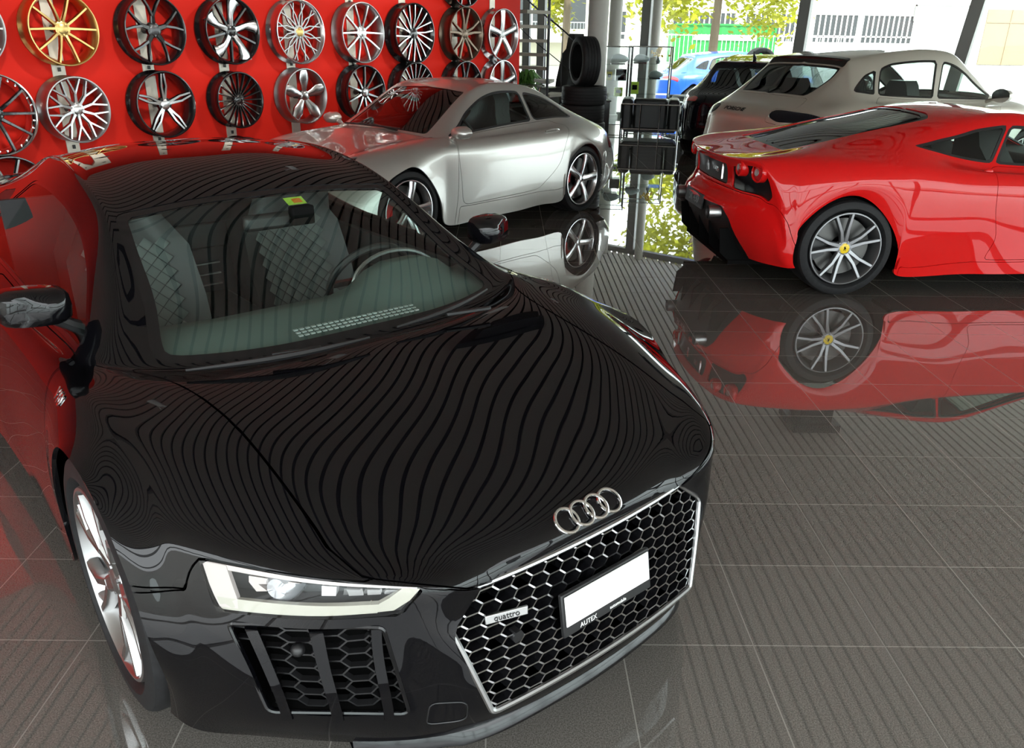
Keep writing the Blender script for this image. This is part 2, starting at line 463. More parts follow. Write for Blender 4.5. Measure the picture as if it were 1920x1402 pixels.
def rim_barrel(R, W):
    mb = MB()
    mb.lathe([(R, -.006), (R - .004, .003), (R - .012, .004), (R - .018, -.004), (R * .9, -.03), (R * .86, -.06), (R * .86, -W * .7), (R * .93, -W + .012), (R - .006, -W + .002),
              (R, -W), (R, -W + .012), (R * .95, -W + .03), (R * .89, -W * .68), (R * .89, -.07), (R * .95, -.03), (R, -.016)], 64, closed=True)
    return mb
def tyre_mesh(Rt, R, W, grooves=4):
    """outer face at y = +.012, tyre reaches back to -W"""
    y0, y1 = .012, -W - .012; m = (y0 + y1) / 2; h = (y0 - y1) / 2; sh = Rt - R
    half = [(R - .004, .55 * h), (R + .008, .86 * h), (R + .3 * sh, .99 * h), (R + .6 * sh, .985 * h), (R + .84 * sh, .93 * h), (Rt - .006, .84 * h)]
    tread = []
    for k in range(grooves + 1):
        a = .8 * h - k * 1.6 * h / (grooves + 1) * 1.0; b = .8 * h - (k + 1) * 1.6 * h / (grooves + 1); cr = lambda t: Rt - .006 * (t / h) ** 2
        tread += [(cr(a), a - .003), (cr(b), b + .003)]
        if k < grooves: tread += [(Rt - .012, b + .002), (Rt - .012, b - .002)]
    prof = [(r, m + q) for r, q in half] + [(r, m + q) for r, q in tread] + [(r, m - q) for r, q in half[::-1]]
    return MB().lathe(prof, 72, closed=False)
def centre_cap(R, y, face=None):
    return MB().lathe([(0, .004), (R * .8, .0035), (R, 0), (R, -.012)], 24, c=(0, y, 0))
def add_wheel(root, x, side, yface, Rt, R, W, style, mats, z=None, steer=0.0, spin=PI / 2, cal=None, capm=None, two=False, caly=None):
    w = empty('wheel', (x, side * yface, Rt if z is None else z), (0 if side > 0 else PI) + steer, root)
    tyre_mesh(Rt, R, W).build('tyre', M_RUBBER, w)
    rim_barrel(R, W).build('rim_barrel', mats[0], w)
    rim_face(style, R, .002, two, spin).build('wheel_spokes', [mats[0], mats[-1]] if two else mats[0], w)
    centre_cap(R * .14, -.0165).build('centre_cap', capm or mats[0], w)
    MB().lathe([(R * .3, -.085), (R * .78, -.085), (R * .78, -.11), (R * .3, -.11), (R * .3, -.085)], 48).build('brake_disc', M_DISC, w)
    if cal:
        mb = MB(); a0 = (PI if side > 0 else 0) if caly is None else caly
        P = [(R * .84 * math.cos(a0 + t), R * .84 * math.sin(a0 + t)) for t in np.linspace(-.45, .45, 7)] + [(R * .5 * math.cos(a0 + t), R * .5 * math.sin(a0 + t)) for t in np.linspace(.4, -.4, 5)]
        mb.prism(P, -.062, -.13, np.array([[1., 0, 0], [0, 0, 1.], [0, 1., 0]])); mb.build('brake_caliper', cal, w)
    return w
def arch_liners(root, xs, Ra, z, yo, yi):
    for x in xs:
        for s in (-1, 1):
            mb = MB(); A = np.linspace(-.5, PI + .5, 22); V = []
            for a in A: V += [(x + Ra * math.cos(a), s * yo, z + Ra * math.sin(a)), (x + Ra * math.cos(a), s * yi, z + Ra * math.sin(a))]
            k = len(A); F = [(2 * i, 2 * i + 1, 2 * i + 3, 2 * i + 2) for i in range(k - 1)]
            mb.add(V, F); mb.add([V[2 * i + 1] for i in range(k)], [tuple(range(k))]); mb.build('wheel_arch_liner', M_CAVITY, root)

# ================================================================== the showroom
SPOT_W = 45
HC = 3.0                                    # ceiling height
def glass_line(x): return 20.65 - .78 * x   # inner face of the street facade
XL, XR, YB, YC = -9.0, 12.5, -10.0, -1.6   # YC: where the boarded ceiling stops and the added daylight opening begins
def quad_slab(name, P, z0, z1, m, kind='structure'):
    mb = MB(); k = len(P)
    mb.add([(x, y, z0) for x, y in P] + [(x, y, z1) for x, y in P], [tuple(range(k - 1, -1, -1)), tuple(range(k, 2 * k))] + [(i, (i + 1) % k, k + (i + 1) % k, k + i) for i in range(k)])
    return tag(mb.build(name, m, smooth=0), kind=kind)
def floor_material():
    m = bpy.data.materials.new('floor_tiles'); m.use_nodes = True; n = m.node_tree.nodes; l = m.node_tree.links; b = n['Principled BSDF']
    tc = n.new('ShaderNodeTexCoord'); sep = n.new('ShaderNodeSeparateXYZ'); l.new(tc.outputs['Object'], sep.inputs[0])
    def math_(op, a, b_=None, c=None):
        q = n.new('ShaderNodeMath'); q.operation = op
        for i, v in enumerate((a, b_, c)):
            if v is None: continue
            if isinstance(v, (int, float)): q.inputs[i].default_value = v
            else: l.new(v, q.inputs[i])
        return q.outputs[0]
    d = []
    for ax, off in ((0, .766), (1, 1.916)):
        t = math_('DIVIDE', math_('SUBTRACT', sep.outputs[ax], off), .4)
        d.append(math_('ABSOLUTE', math_('SUBTRACT', math_('FRACT', math_('ADD', t, .5)), .5)))
    mn = math_('MINIMUM', d[0], d[1]); grout = math_('LESS_THAN', mn, .0048)
    bri = n.new('ShaderNodeTexNoise'); bri.inputs['Scale'].default_value = 260; bri.inputs['Detail'].default_value = 2; l.new(tc.outputs['Object'], bri.inputs['Vector'])
    big = n.new('ShaderNodeTexWhiteNoise'); big.noise_dimensions = '2D'
    cmb = n.new('ShaderNodeCombineXYZ')
    for i, (ax, off) in enumerate(((0, .766), (1, 1.916))): l.new(math_('FLOOR', math_('DIVIDE', math_('SUBTRACT', sep.outputs[ax], off), .4)), cmb.inputs[i])
    l.new(cmb.outputs[0], big.inputs['Vector'])
    rp = n.new('ShaderNodeValToRGB'); rp.color_ramp.elements[0].position = .35; rp.color_ramp.elements[1].position = .72
    rp.color_ramp.elements[0].color = (.083, .077, .069, 1); rp.color_ramp.elements[1].color = (.20, .186, .167, 1)
    l.new(bri.outputs['Fac'], rp.inputs[0])
    hsv = n.new('ShaderNodeHueSaturation'); l.new(rp.outputs[0], hsv.inputs['Color']); l.new(math_('MULTIPLY_ADD', big.outputs['Value'], .10, .95), hsv.inputs['Value'])
    mx = n.new('ShaderNodeMix'); mx.data_type = 'RGBA'; l.new(grout, mx.inputs[0]); l.new(hsv.outputs[0], mx.inputs[6]); mx.inputs[7].default_value = (.24, .225, .2, 1)
    l.new(mx.outputs[2], b.inputs['Base Color'])
    l.new(math_('MULTIPLY_ADD', grout, .5, .018), b.inputs['Roughness']); b.inputs['Specular IOR Level'].default_value = .8; b.inputs['Coat Weight'].default_value = 1.0; b.inputs['Coat IOR'].default_value = 1.75; b.inputs['Coat Roughness'].default_value = .008
    bp = n.new('ShaderNodeBump'); bp.inputs['Strength'].default_value = .25; bp.inputs['Distance'].default_value = .001; l.new(math_('SUBTRACT', 1.0, grout), bp.inputs['Height'])
    l.new(bp.outputs[0], b.inputs['Normal'])
    return m
ROOM = [(XL, YB), (XR, YB), (XR, glass_line(XR)), (XL, glass_line(XL))]
quad_slab('floor', ROOM, -.15, 0, floor_material())
quad_slab('ground', [(-60, -40), (120, -40), (120, 140), (-60, 140)], -.3, -.16, noise_tint(mat('asphalt', (.30, .29, .27), .9), 3, .85, 1.15))
# ceiling of narrow boards with dark joints
mb = MB(); x = XL + .06
M_CEIL = mat('ceiling_board', (.72, .69, .63), .6); 
while x < XR:
    mb.box((x, (YC + glass_line(x)) / 2, HC + .012), (.092, glass_line(x) - YC - .1, .024)); x += .12
mb.build('ceiling', M_CEIL, smooth=0); tag(bpy.data.objects['ceiling'], kind='structure')
quad_slab('ceiling_void', [(XL, YC), (XR, YC), (XR, glass_line(XR)), (XL, glass_line(XL))], HC + .05, HC + .3, M_CAVITY)
# glazed roof over the entrance zone behind the viewpoint
gr = tag(MB().box(((XL + XR) / 2, YC - .05, HC + .15), (XR - XL, .1, .3)).build('daylight_opening', mat('mullion_grey', (.20, .20, .195), .45, .3), smooth=0), kind='structure')
for k in range(8): MB().box((XL + 1.2 + k * 2.7, (YB + YC) / 2, HC + .1), (.07, YC - YB, .16)).build('glazing_bar', MATS['mullion_grey'], gr, smooth=0)
# red display wall
WD = np.array([math.cos(math.radians(52.2)), math.sin(math.radians(52.2)), 0]); WN = np.array([WD[1], -WD[0], 0]); WPLANE = 7.08
def wall_pt(t, z, off=0.0): return -WN * WPLANE + WD * t + WN * off + np.array([0, 0, z])
M_REDWALL = noise_tint(mat('red_wall_paint', (.60, .016, .008), .6, spec=.15), 1.2, .93, 1.05)
mb = MB(); mb.box(wall_pt(3.2, HC / 2, -.1), (12.42, .2, HC), np.stack([WD, WN, (0, 0, 1)], 1)); tag(mb.build('wall_left', M_REDWALL, smooth=0), kind='structure')
M_WALL = mat('white_wall', (.62, .61, .58), .7)
mb = MB(); mb.box((XL - .1, (YB + glass_line(XL)) / 2, HC / 2), (.2, glass_line(XL) - YB, HC)); tag(mb.build('wall_west', M_WALL, smooth=0), kind='structure')
# glazed sides: rails, mullions, panes
M_FRAME = mat('mullion_grey', (.20, .20, .195), .45, .3)
def facade(name, a, b, posts, thick=.16):
    a = np.array([*a, 0.]); b = np.array([*b, 0.]); d = (b - a); L = np.linalg.norm(d); d /= L; nrm = np.array([-d[1], d[0], 0]); fr = np.stack([d, nrm, (0, 0, 1.)], 1)
    r = MB(); r.box(a + d * L / 2 + [0, 0, .06], (L, .14, .12), fr); r.box(a + d * L / 2 + [0, 0, HC - .06], (L, .14, .12), fr)
    root = tag(r.build(name, M_FRAME, smooth=0), kind='structure')
    for t, w, lean in posts:
        p = a + d * t; mb = MB(); mb.bar(p - d * lean * .5, p + [0, 0, HC] + d * lean * .5, .2, w, nrm); mb.build('mullion', M_FRAME, root, smooth=0)
    mb = MB(); mb.box(a + d * L / 2 + [0, 0, HC / 2], (L, .012, HC - .2), fr); mb.build('pane', M_PANE, root, smooth=0)
    return root
def tl(x): return (x - XL) * math.sqrt(1 + .78 ** 2)
facade('window_1', (XL, glass_line(XL)), (XR, glass_line(XR)), [(tl(x), w, ln) for x, w, ln in ((-5, .12, 0), (-2.5, .12, 0), (.46, .07, 0), (.80, .10, 0), (2.93, .13, 0), (5.52, .15, .05), (7.72, .20, .3), (10, .16, 0))])
facade('window_2', (XR, YB), (XR, glass_line(XR)), [(t, .14, 0) for t in (2.5, 5, 7.5, 10, 12.5, 15)])
facade('window_3', (XR, YB), (XL, YB), [(t, .14, 0) for t in (2.7, 5.4, 8.1, 10.8, 13.5, 16.2, 18.9)])
# round columns
M_COLUMN = mat('column_plaster', (.50, .48, .44), .6)
for i, (x, y, r) in enumerate(((1.40, 13.5, .155), (2.28, 18.45, .135), (3.05, 17.9, .095))):
    mb = MB(); mb.cyl((x, y, 0), (x, y, HC), r, n=32); mb.lathe([(r + .03, 0), (r + .03, .08), (r, .1)], 32, 'z', (x, y, 0)); tag(mb.build('trim_%d' % (i + 1), M_COLUMN), kind='structure')
# ceiling units that mirror in the floor and in the bonnet
def ceiling_unit(x, y, s, lab):
    t = empty('air_conditioner', (x, y, HC), 0); tag(t, lab, 'air conditioner')
    MB().prism([(-.3 * s, -.3 * s), (.3 * s, -.3 * s), (.3 * s, .3 * s), (-.3 * s, .3 * s)], 0, -.1, mi=0).build('mounting_plate', M_TRIM, t, smooth=0)
    MB().box((0, -.02, -.2), (.42 * s, .42 * s, .2)).build('housing', M_TRIM, t, smooth=0, bev=.01)
    mb = MB()
    for k in range(6): mb.box((0, -.15 * s + .06 * s * k, -.302), (.34 * s, .02, .006))
    mb.build('louvre', M_GREYALLOY, t, smooth=0)

# ------------------------------------------------------------------ alloy rims on the red wall
FACE_OFF = .19
def wall_rim(t, z, OD, style, mats, two, lab, cap=None, depth=.19, spin=PI / 2, name='alloy_rim'):
    R = OD / 2; p = wall_pt(t, z, FACE_OFF)
    ang = math.atan2(WN[1], WN[0]) - PI / 2
    w = empty(name, p, ang); tag(w, lab, 'wheel rim', 'alloy rims on the red wall')
    rim_barrel(R, depth).build('rim_barrel', mats[0], w)
    rim_face(style, R, -.006, two, spin).build('wheel_spokes', [mats[0], mats[-1]] if two else mats[1 if len(mats) > 1 else 0], w)
    centre_cap(R * .15, -.0245).build('centre_cap', cap or mats[-1], w)
    return w
TC = [3.282, 4.046, 4.803, 5.579, 6.406, 7.194, 8.087, 8.823]   # columns along the wall
ZT, ZM, ZB = 1.671, 1.071, .471
Bk, Al, Sa, Gr, Go, Br, Ch = M_BLACKALLOY, M_ALU, M_SATIN, M_GREYALLOY, M_GOLD, M_BRONZE, M_CHROME
rims = [
 (TC[0], ZT, .545, 'ten', (Go,), False, 'gold ten-spoke rim on the red wall, the only all-gold one', Go),
 (TC[0], ZM, .515, 'ymesh', (Sa, Al), False, 'silver forked mesh rim hanging directly below the gold rim', Al),
 (TC[0], ZB, .52, 'multi', (Sa, Al), False, 'silver rim below the forked mesh rim, top arc above the black roof', Al),
 (TC[1], ZT, .56, 'y5', (Bk,), False, 'all-black five-fork rim to the right of the gold rim', Gr),
 (TC[1], ZM, .56, 'split', (Bk, Al), True, 'black rim with five polished split star spokes and white cap', Al),
 (TC[1], ZB, .55, 'ten', (Bk,), False, 'black rim mostly hidden under the polished star rim', Bk),
 (TC[2], ZT, .575, 'twist', (Bk, Al), True, 'black rim with five twisted polished blades, third along top row', Bk),
 (TC[2], ZM, .51, 'multi', (Bk,), False, 'black many-spoked rim below the twisted-blade rim', Bk),
 (TC[2], ZB, .53, 'multi', (Bk, Sa), True, 'dark rim peeking over the black roof below the many-spoked black rim', Bk),
 (TC[3], ZT, .595, 'lattice', (Al, Sa), False, 'silver deep-lip lattice rim with a golden centre', Go),
 (TC[3], ZM, .54, 'petal', (Sa, Al), False, 'silver rim with five broad petal spokes under the lattice rim', Al),
 (TC[4], ZT, .605, 'ten', (Sa, Al), False, 'silver ten-spoke rim between the lattice rim and the turbine rim', Al),
 (TC[4], ZM, .57, 'ten_even', (Bk, Al), True, 'black rim with thin polished spokes beside the windscreen of the silver coupe', Al),
 (TC[5], ZT, .64, 'turbine', (Bk, Al), True, 'black rim with polished turbine blades in V shapes', Bk),
 (TC[5], ZM, .60, 'multi', (Bk, Al), True, 'rim with many polished bars rising behind the silver coupe roof', Al),
 (TC[6], ZT, .62, 'twin', (Br,), False, 'dark bronze twin-spoke rim second from the end of the red wall', Br),
 (TC[6], ZM, .60, 'twin', (Bk,), False, 'black rim under the bronze rim, nearly hidden by the silver roof', Bk),
 (TC[6], ZT + .6, .60, 'ten', (Bk, Sa), True, 'black rim above the bronze rim, cut by the top edge', Bk),
 (TC[7], ZT, .62, 'five', (Al,), False, 'bright five-spoke rim at the window end of the red wall', Sa),
 (TC[7], ZM, .60, 'five', (Al,), False, 'bright five-spoke rim at the wall end, lower one over the silver roof', Sa),
 (TC[0] - .62, ZM, .60, 'ten', (Ch, Bk), False, 'black rim with a wide polished riveted lip at the left edge', Bk),
 (TC[0] - .70, ZT, .55, 'ten', (Sa,), False, 'grey rim cut off beside the gold rim', Sa),
 (TC[0] - .62, ZB, .60, 'ten', (Bk, Sa), True, 'dark rim low down at the left edge behind the black coupe', Bk),
]
for k, (t, z, od, st, ms, two, lab, cap) in enumerate(rims):
    w = wall_rim(t, z, od, st, ms, two, lab, cap, depth=.18)
    if k == 20:
        for q in range(30):
            a = 2 * PI * q / 30; c = pol(od / 2 * .89, a, 0); MB().cyl((c[0], -.03, c[2]), (c[0], -.012, c[2]), .006, n=6).build('rivet', Ch, w)
M_STRIP = noise_tint(mat('brushed_steel_strip', (.60, .56, .48), .42, .55), 4, .85, 1.1)
for k, t in enumerate([TC[0] - .66] + TC):
    s = empty('mounting_rail', wall_pt(t - .02, 0), math.atan2(WD[1], WD[0])); names = ['left of the gold rim', 'behind the gold rim', 'behind the black five-fork rim', 'behind the twisted-blade rim', 'behind the lattice rim', 'behind the silver ten-spoke rim', 'behind the turbine rim', 'behind the bronze rim', 'behind the rims at the wall end']
    tag(s, 'upright steel rail on the red wall ' + names[k], 'rail', 'steel rails carrying the rims')
    MB().box((0, -.006, 1.45), (.105, .012, 2.5)).build('steel_strip', M_STRIP, s, bev=.002)
    for z in (ZB, ZM, ZT, ZT + .6):
        if (z == ZB and k > 3): continue
        MB().cyl((.012, -.012, z), (.012, -FACE_OFF + .082, z), .03, n=12).build('wheel_peg', M_TRIM, s)
        MB().bar((0, -.012, z + .3), (0, -.03, z + .3), .018, .03).build('locking_pin', M_TRIM, s)

# unseen spot lamps added to brighten the red wall and its rims
def spotlight(p, target, energy, lab):
    p = np.array(p, float); d = np.array(target, float) - p; d /= np.linalg.norm(d); t = empty('added_wall_spot', tuple(p)); tag(t, lab, 'spotlight', 'added lamps brightening the red wall')
    mb = MB(); mb.cyl(-d * .16, d * .02, .045, .05, 20); mb.cyl((0, 0, HC - p[2]), -d * .08, .012, n=8); mb.build('lamp_body', M_WHITEPAINT, t)
    ld = bpy.data.lights.new('wall_fill_lamp', 'SPOT'); ld.energy = energy; ld.spot_size = math.radians(95); ld.spot_blend = .8; ld.shadow_soft_size = .08; ld.color = (1, .93, .84)
    lo = link(bpy.data.objects.new('wall_fill_lamp', ld), t); lo.location = tuple(d * .03); lo.rotation_euler = Vector(d).to_track_quat('-Z', 'Y').to_euler()
for k, tt in enumerate((2.2, 4.0, 5.8, 7.6)):
    spotlight(wall_pt(tt, HC - .25, 2.3), wall_pt(tt, 1.2, .1), SPOT_W, 'added white spotlight brightening the rims, ' + ('first', 'second', 'third', 'fourth')[k] + ' along the wall')

# ------------------------------------------------------------------ back of the showroom
def tyre_thing(loc, standing, lab, rz=0, Rt=.33, W=.235):
    t = tyre_mesh(Rt, .23, W).build('tyre', M_RUBBER)
    t.location = loc; t.rotation_euler = (PI / 2, 0, rz) if not standing else (0, 0, rz)
    MB().lathe([(.228, .0), (.226, -.05), (.226, -W + .05), (.228, -W)], 48).build('inner_liner', M_CAVITY, t)
    return tag(t, lab, 'tyre', 'tyres for sale at the back')
W_ = .235
for k, lab in enumerate(('lowest tyre of the stack under the upright tyre', 'second tyre up in the stack under the upright tyre', 'third tyre up in the stack below the upright tyre', 'top lying tyre that carries the upright tyre')):
    tyre_thing((1.12 + .02 * (k % 2), 12.45 - .02 * (k % 2), .247 * k + .012 + .004 + (W_)), False, lab, rz=.3 * k)
tyre_thing((1.14 - .13, 12.42, .247 * 4 + .012 + .33), True, 'wide tyre standing upright on top of the tyre stack', rz=PI / 2 + .26, Rt=.34, W=.25)
for k in range(4): tyre_thing((5.23, 17.6, .247 * k + .016 - .16 + W_), False, ('lowest tyre of the stack outside beyond the dark hatchback', 'second tyre of the stack outside beyond the dark hatchback', 'third tyre of the stack outside beyond the dark hatchback', 'top lying tyre of the stack outside beyond the dark hatchback')[k], rz=.2 * k)
tyre_thing((5.23, 17.6, .247 * 4 + .012 - .16 + .33), True, 'tyre standing upright outside beyond the dark hatchback roof, its top arc showing', rz=.25 + PI, Rt=.33, W=.22)

# spiral staircase
st = empty('spiral_staircase', (.64, 13.4, 0), 0); tag(st, 'spiral staircase with pale treads and thin dark rails beside the red wall end', 'staircase')
M_STEEL = mat('dark_steel', (.05, .05, .055), .4, .6); M_TREAD = mat('pale_tread', (.46, .43, .36), .6)
MB().cyl((0, 0, 0), (0, 0, HC), .022, n=12).build('pole', M_STEEL, st)
for k in range(12):
    a = -.9 + (4 - k) * .30 - PI * .82 if False else math.radians(-28 - 22 * (k - 4)) + PI; a = math.radians(170 - 26 * (7 - k)) if k < 8 else math.radians(170 + 26 * (k - 7))
    z = .20 * (k + 1) + .01; L = .62; d = np.array([math.cos(a), math.sin(a), 0]); n = np.array([-d[1], d[0], 0])
    P = [(d * .02 + n * .04)[:2], (d * .02 - n * .04)[:2], (d * L - n * .17)[:2], (d * L + n * .17)[:2]]
    MB().prism(P, z - .045, z).build('tread', M_TREAD, st, smooth=0)
def helix(z0, r, a0, a1, n=40): return [(r * math.cos(a0 + (a1 - a0) * q / n), r * math.sin(a0 + (a1 - a0) * q / n), z0 + .20 * math.degrees((a1 - a0) * q / n) / 26) for q in range(n + 1)]
MB().tube(helix(.20 + .95, .62, math.radians(-12), math.radians(250)), .013, 8).build('handrail', M_STEEL, st)
MB().tube(helix(.20 + .45, .62, math.radians(-12), math.radians(250)), .008, 6).build('middle_rail', M_STEEL, st)
for k in range(12):
    a = math.radians(170 + 26 * (k - 7)); z = .20 * (k + 1); MB().cyl((.62 * math.cos(a), .62 * math.sin(a), z - .03), (.62 * math.cos(a), .62 * math.sin(a), z + .96), .008, n=6).build('baluster', M_STEEL, st)
# racing shell seat on a plinth
rs = empty('racing_seat', (1.08, 14.75, 0), math.radians(200)); tag(rs, 'black high-backed racing shell seat on a dark plinth behind the staircase', 'seat')
MB().box((0, 0, .35), (.6, .6, .7)).build('plinth', M_TRIM, rs, smooth=0)
mb = MB(); rows = [(.05, .70, .23), (.02, .95, .24), (-.04, 1.2, .25), (-.08, 1.38, .24), (-.11, 1.46, .15), (-.13, 1.62, .14), (-.14, 1.70, .10)]; V = []; k = 9
for dx, dz, w in rows:
    V += [(dx + .12 * abs(-1 + 2 * q / 8) ** 2, (-1 + 2 * q / 8) * w, dz) for q in range(9)] + [(dx - .06, (1 - 2 * q / 8) * w * .95, dz) for q in range(9)]
F = [(i * 18 + q, i * 18 + (q + 1) % 18, (i + 1) * 18 + (q + 1) % 18, (i + 1) * 18 + q) for i in range(6) for q in range(18)] + [tuple(range(17, -1, -1)), tuple(6 * 18 + q for q in range(18))]
mb.add(V, F).build('shell_back', M_LEATHER, rs, smooth=50); MB().box((.27, 0, .78), (.46, .46, .14)).build('cushion', M_LEATHER, rs, bev=.04)
# plant and side table seen through the stair
pl = empty('potted_plant', (.34, 15.3, 0)); tag(pl, 'bushy green potted plant seen between the stair treads', 'plant')
M_LEAF = noise_tint(mat('leaf_green', (.10, .26, .035), .5), 3, .6, 1.5)
MB().lathe([(0, 0), (.14, 0), (.19, .34), (.17, .34), (.16, .3), (0, .3)], 24, 'z').build('pot', mat('pot_white', (.5, .5, .48), .5), pl)
mb = MB(); rr = random.Random(3)
for q in range(190):
    a = rr.uniform(0, 2 * PI); h = rr.uniform(.3, .95); L = rr.uniform(.18, .36); b = np.array([.05 * math.cos(a), .05 * math.sin(a), h]); d = np.array([math.cos(a), math.sin(a), 0]); t = np.array([-d[1], d[0], 0])
    p1 = b + d * L * .5 + [0, 0, .16]; p2 = b + d * L + [0, 0, .03]
    mb.add([b, p1 + t * .03, p2, p1 - t * .03], [(0, 1, 2, 3)])
mb.build('foliage', M_LEAF, pl, smooth=0); MB().cyl((0, 0, .28), (0, 0, 1.0), .015, n=8).build('stem', M_BRONZE, pl)
tb = empty('bistro_table', (.40, 14.35, 0)); tag(tb, 'small glass-topped chrome table below the lower stair treads', 'table')
MB().cyl((0, 0, .88), (0, 0, .9), .24, n=32).build('tabletop', M_PANE, tb); MB().tube([(.24 * math.cos(a), .24 * math.sin(a), .89) for a in np.linspace(0, 2 * PI, 32, endpoint=False)], .012, 6, closed=True).build('table_rim', M_CHROME, tb)
for a in (0.4, 2.5, 4.6): MB().tube([(.2 * math.cos(a), .2 * math.sin(a), .88), (.08 * math.cos(a), .08 * math.sin(a), .5), (.22 * math.cos(a), .22 * math.sin(a), .008)], .01, 6).build('leg', M_CHROME, tb)

# glass display cabinets and what stands in them
def cabinet(x, y, w, d, h, rz, lab, shelves):
    c = empty('display_cabinet', (x, y, 0), rz); tag(c, lab, 'cabinet', 'glass display cabinets by the window')
    for sx in (-1, 1):
        for sy in (-1, 1): MB().cyl((sx * w / 2, sy * d / 2, 0), (sx * w / 2, sy * d / 2, h), .012, n=8).build('post', M_STEEL, c)
    mb = MB()
    for z in (.12, h - .01):
        for sy in (-1, 1): mb.cyl((-w / 2, sy * d / 2, z), (w / 2, sy * d / 2, z), .01, n=6)
        for sx in (-1, 1): mb.cyl((sx * w / 2, -d / 2, z), (sx * w / 2, d / 2, z), .01, n=6)
    mb.build('rail', M_CHROME, c)
    for z in shelves: MB().box((0, 0, z), (w - .02, d - .02, .008)).build('glass_shelf', M_PANE, c, smooth=0)
    mb = MB(); mb.box((0, -d / 2, h / 2 + .05), (w - .03, .005, h - .14)); mb.box((-w / 2, 0, h / 2 + .05), (.005, d - .03, h - .14)); mb.box((w / 2, 0, h / 2 + .05), (.005, d - .03, h - .14)); mb.build('glass_side', M_PANE, c, smooth=0)
    return c
cabinet(2.05, 16.15, .58, .42, 1.50, -.1, 'glass cabinet between the tall columns, left of the two', (.14, .62, .90, 1.18))
cabinet(2.80, 16.85, .82, .42, 1.50, -.1, 'wider glass cabinet beside the blue car, behind the black armchair', (.14, .62, .90, 1.18))
def boxthing(name, loc, size, m, lab, cat, rz=0.0, group=None):
    t = empty(name, loc, rz); MB().box((0, 0, size[2] / 2), size).build('carton', m, t, smooth=0, bev=.004); MB().box((0, -size[1] / 2 - .001, size[2] * .55), (size[0] * .6, .002, size[2] * .4)).build('panel', M_GLOSSTRIM, t, smooth=0)
    return tag(t, lab, cat, group)
M_LIME = mat('lime_box', (.62, .78, .06), .5); M_GREY = mat('grey_object', (.25, .27, .27), .4)
boxthing('package', (2.12, 16.12, .626), (.15, .12, .15), M_LIME, 'lime green package on the shelf above the white trinkets', 'box')
boxthing('package', (2.52, 16.8, .626), (.16, .12, .22), M_LIME, 'lime and white package standing in the wider cabinet, left end', 'box')
boxthing('package', (2.15, 16.12, .904), (.2, .12, .2), M_DARKPAINT, 'dark blue package on the middle shelf of the left cabinet', 'box')
def wavy(name, loc, m, lab, cat, seed, s=1.0):
    r = random.Random(seed); t = empty(name, loc)
    MB().box((0, 0, .012), (.2 * s, .12 * s, .024)).build('base', M_TRIM, t, bev=.004)
    mb = MB(); V = []; n = 12
    pr = [(.0, .055, .024), (.06, .075, .05), (.1, .07, .085), (.04, .05, .12), (.0, .02, .14)]
    for x, w, z in pr:
        for q in range(n): a = 2 * PI * q / n; V.append((x * s * .3 + 1.8 * w * s * math.cos(a), w * s * math.sin(a), z * s))
    mb.add(V, [(i * n + q, i * n + (q + 1) % n, (i + 1) * n + (q + 1) % n, (i + 1) * n + q) for i in range(4) for q in range(n)] + [tuple(4 * n + q for q in range(n))]).build('model_body', m, t, smooth=60)
    return tag(t, lab, cat)
wavy('helmet', (2.08, 16.12, 1.184), M_GREY, 'grey helmet shape on the upper shelf of the left cabinet', 'helmet', 1, 1.3)
wavy('ornament', (2.60, 16.8, 1.184), M_GREY, 'low grey ornament on the upper shelf of the wider cabinet', 'ornament', 2, 1.2)
wavy('ornament', (2.90, 16.8, .904), M_GREY, 'grey-green ornament on the middle shelf of the wider cabinet', 'ornament', 5, 1.1)
tr = empty('flower_vase', (2.95, 16.8, 1.184)); tag(tr, 'yellow flowers in a small vase near the cabinet top', 'flowers')
MB().lathe([(0, 0), (.03, 0), (.045, .05), (.02, .1), (.025, .12)], 16, 'z').build('vase', M_GREY, tr)
mb = MB(); rr = random.Random(9)
for q in range(40): c = (rr.gauss(0, .06), rr.gauss(0, .05), .13 + rr.random() * .16); mb.ball(c, .022, 6)
mb.build('flower_heads', mat('flower_yellow', (.75, .45, .04), .6), tr)
boxthing('carton', (1.93, 16.1, .904), (.1, .1, .15), mat('yellow_box', (.6, .45, .08), .5), 'small ochre carton beside the dark blue package', 'box')
bx = empty('display_plinth', (1.63, 15.2, 0)); tag(bx, 'black square plinth beside the tyre stack with white trinkets on it', 'plinth')
MB().box((0, 0, .30), (.42, .42, .60)).build('body', M_GLOSSTRIM, bx, bev=.006); MB().box((0, 0, .61), (.46, .46, .02)).build('top', M_TRIM, bx, bev=.003)
rr = random.Random(4)
for q, (x, y) in enumerate(((-.12, -.1), (-.03, -.13), (.07, -.12), (.14, -.08))):
    t = MB().lathe([(0, 0), (.028, 0), (.02, .03), (.032, .05), (.012, .075), (.018, .09), (0, .1)], 12, 'z').build('figurine', M_WHITE); t.location = (1.63 + x, 15.2 + y, .62)
    tag(t, 'white trinket on the black plinth, ' + ('first', 'second', 'third', 'fourth')[q] + ' from the tyre stack', 'figurine', 'trinkets on the plinth')

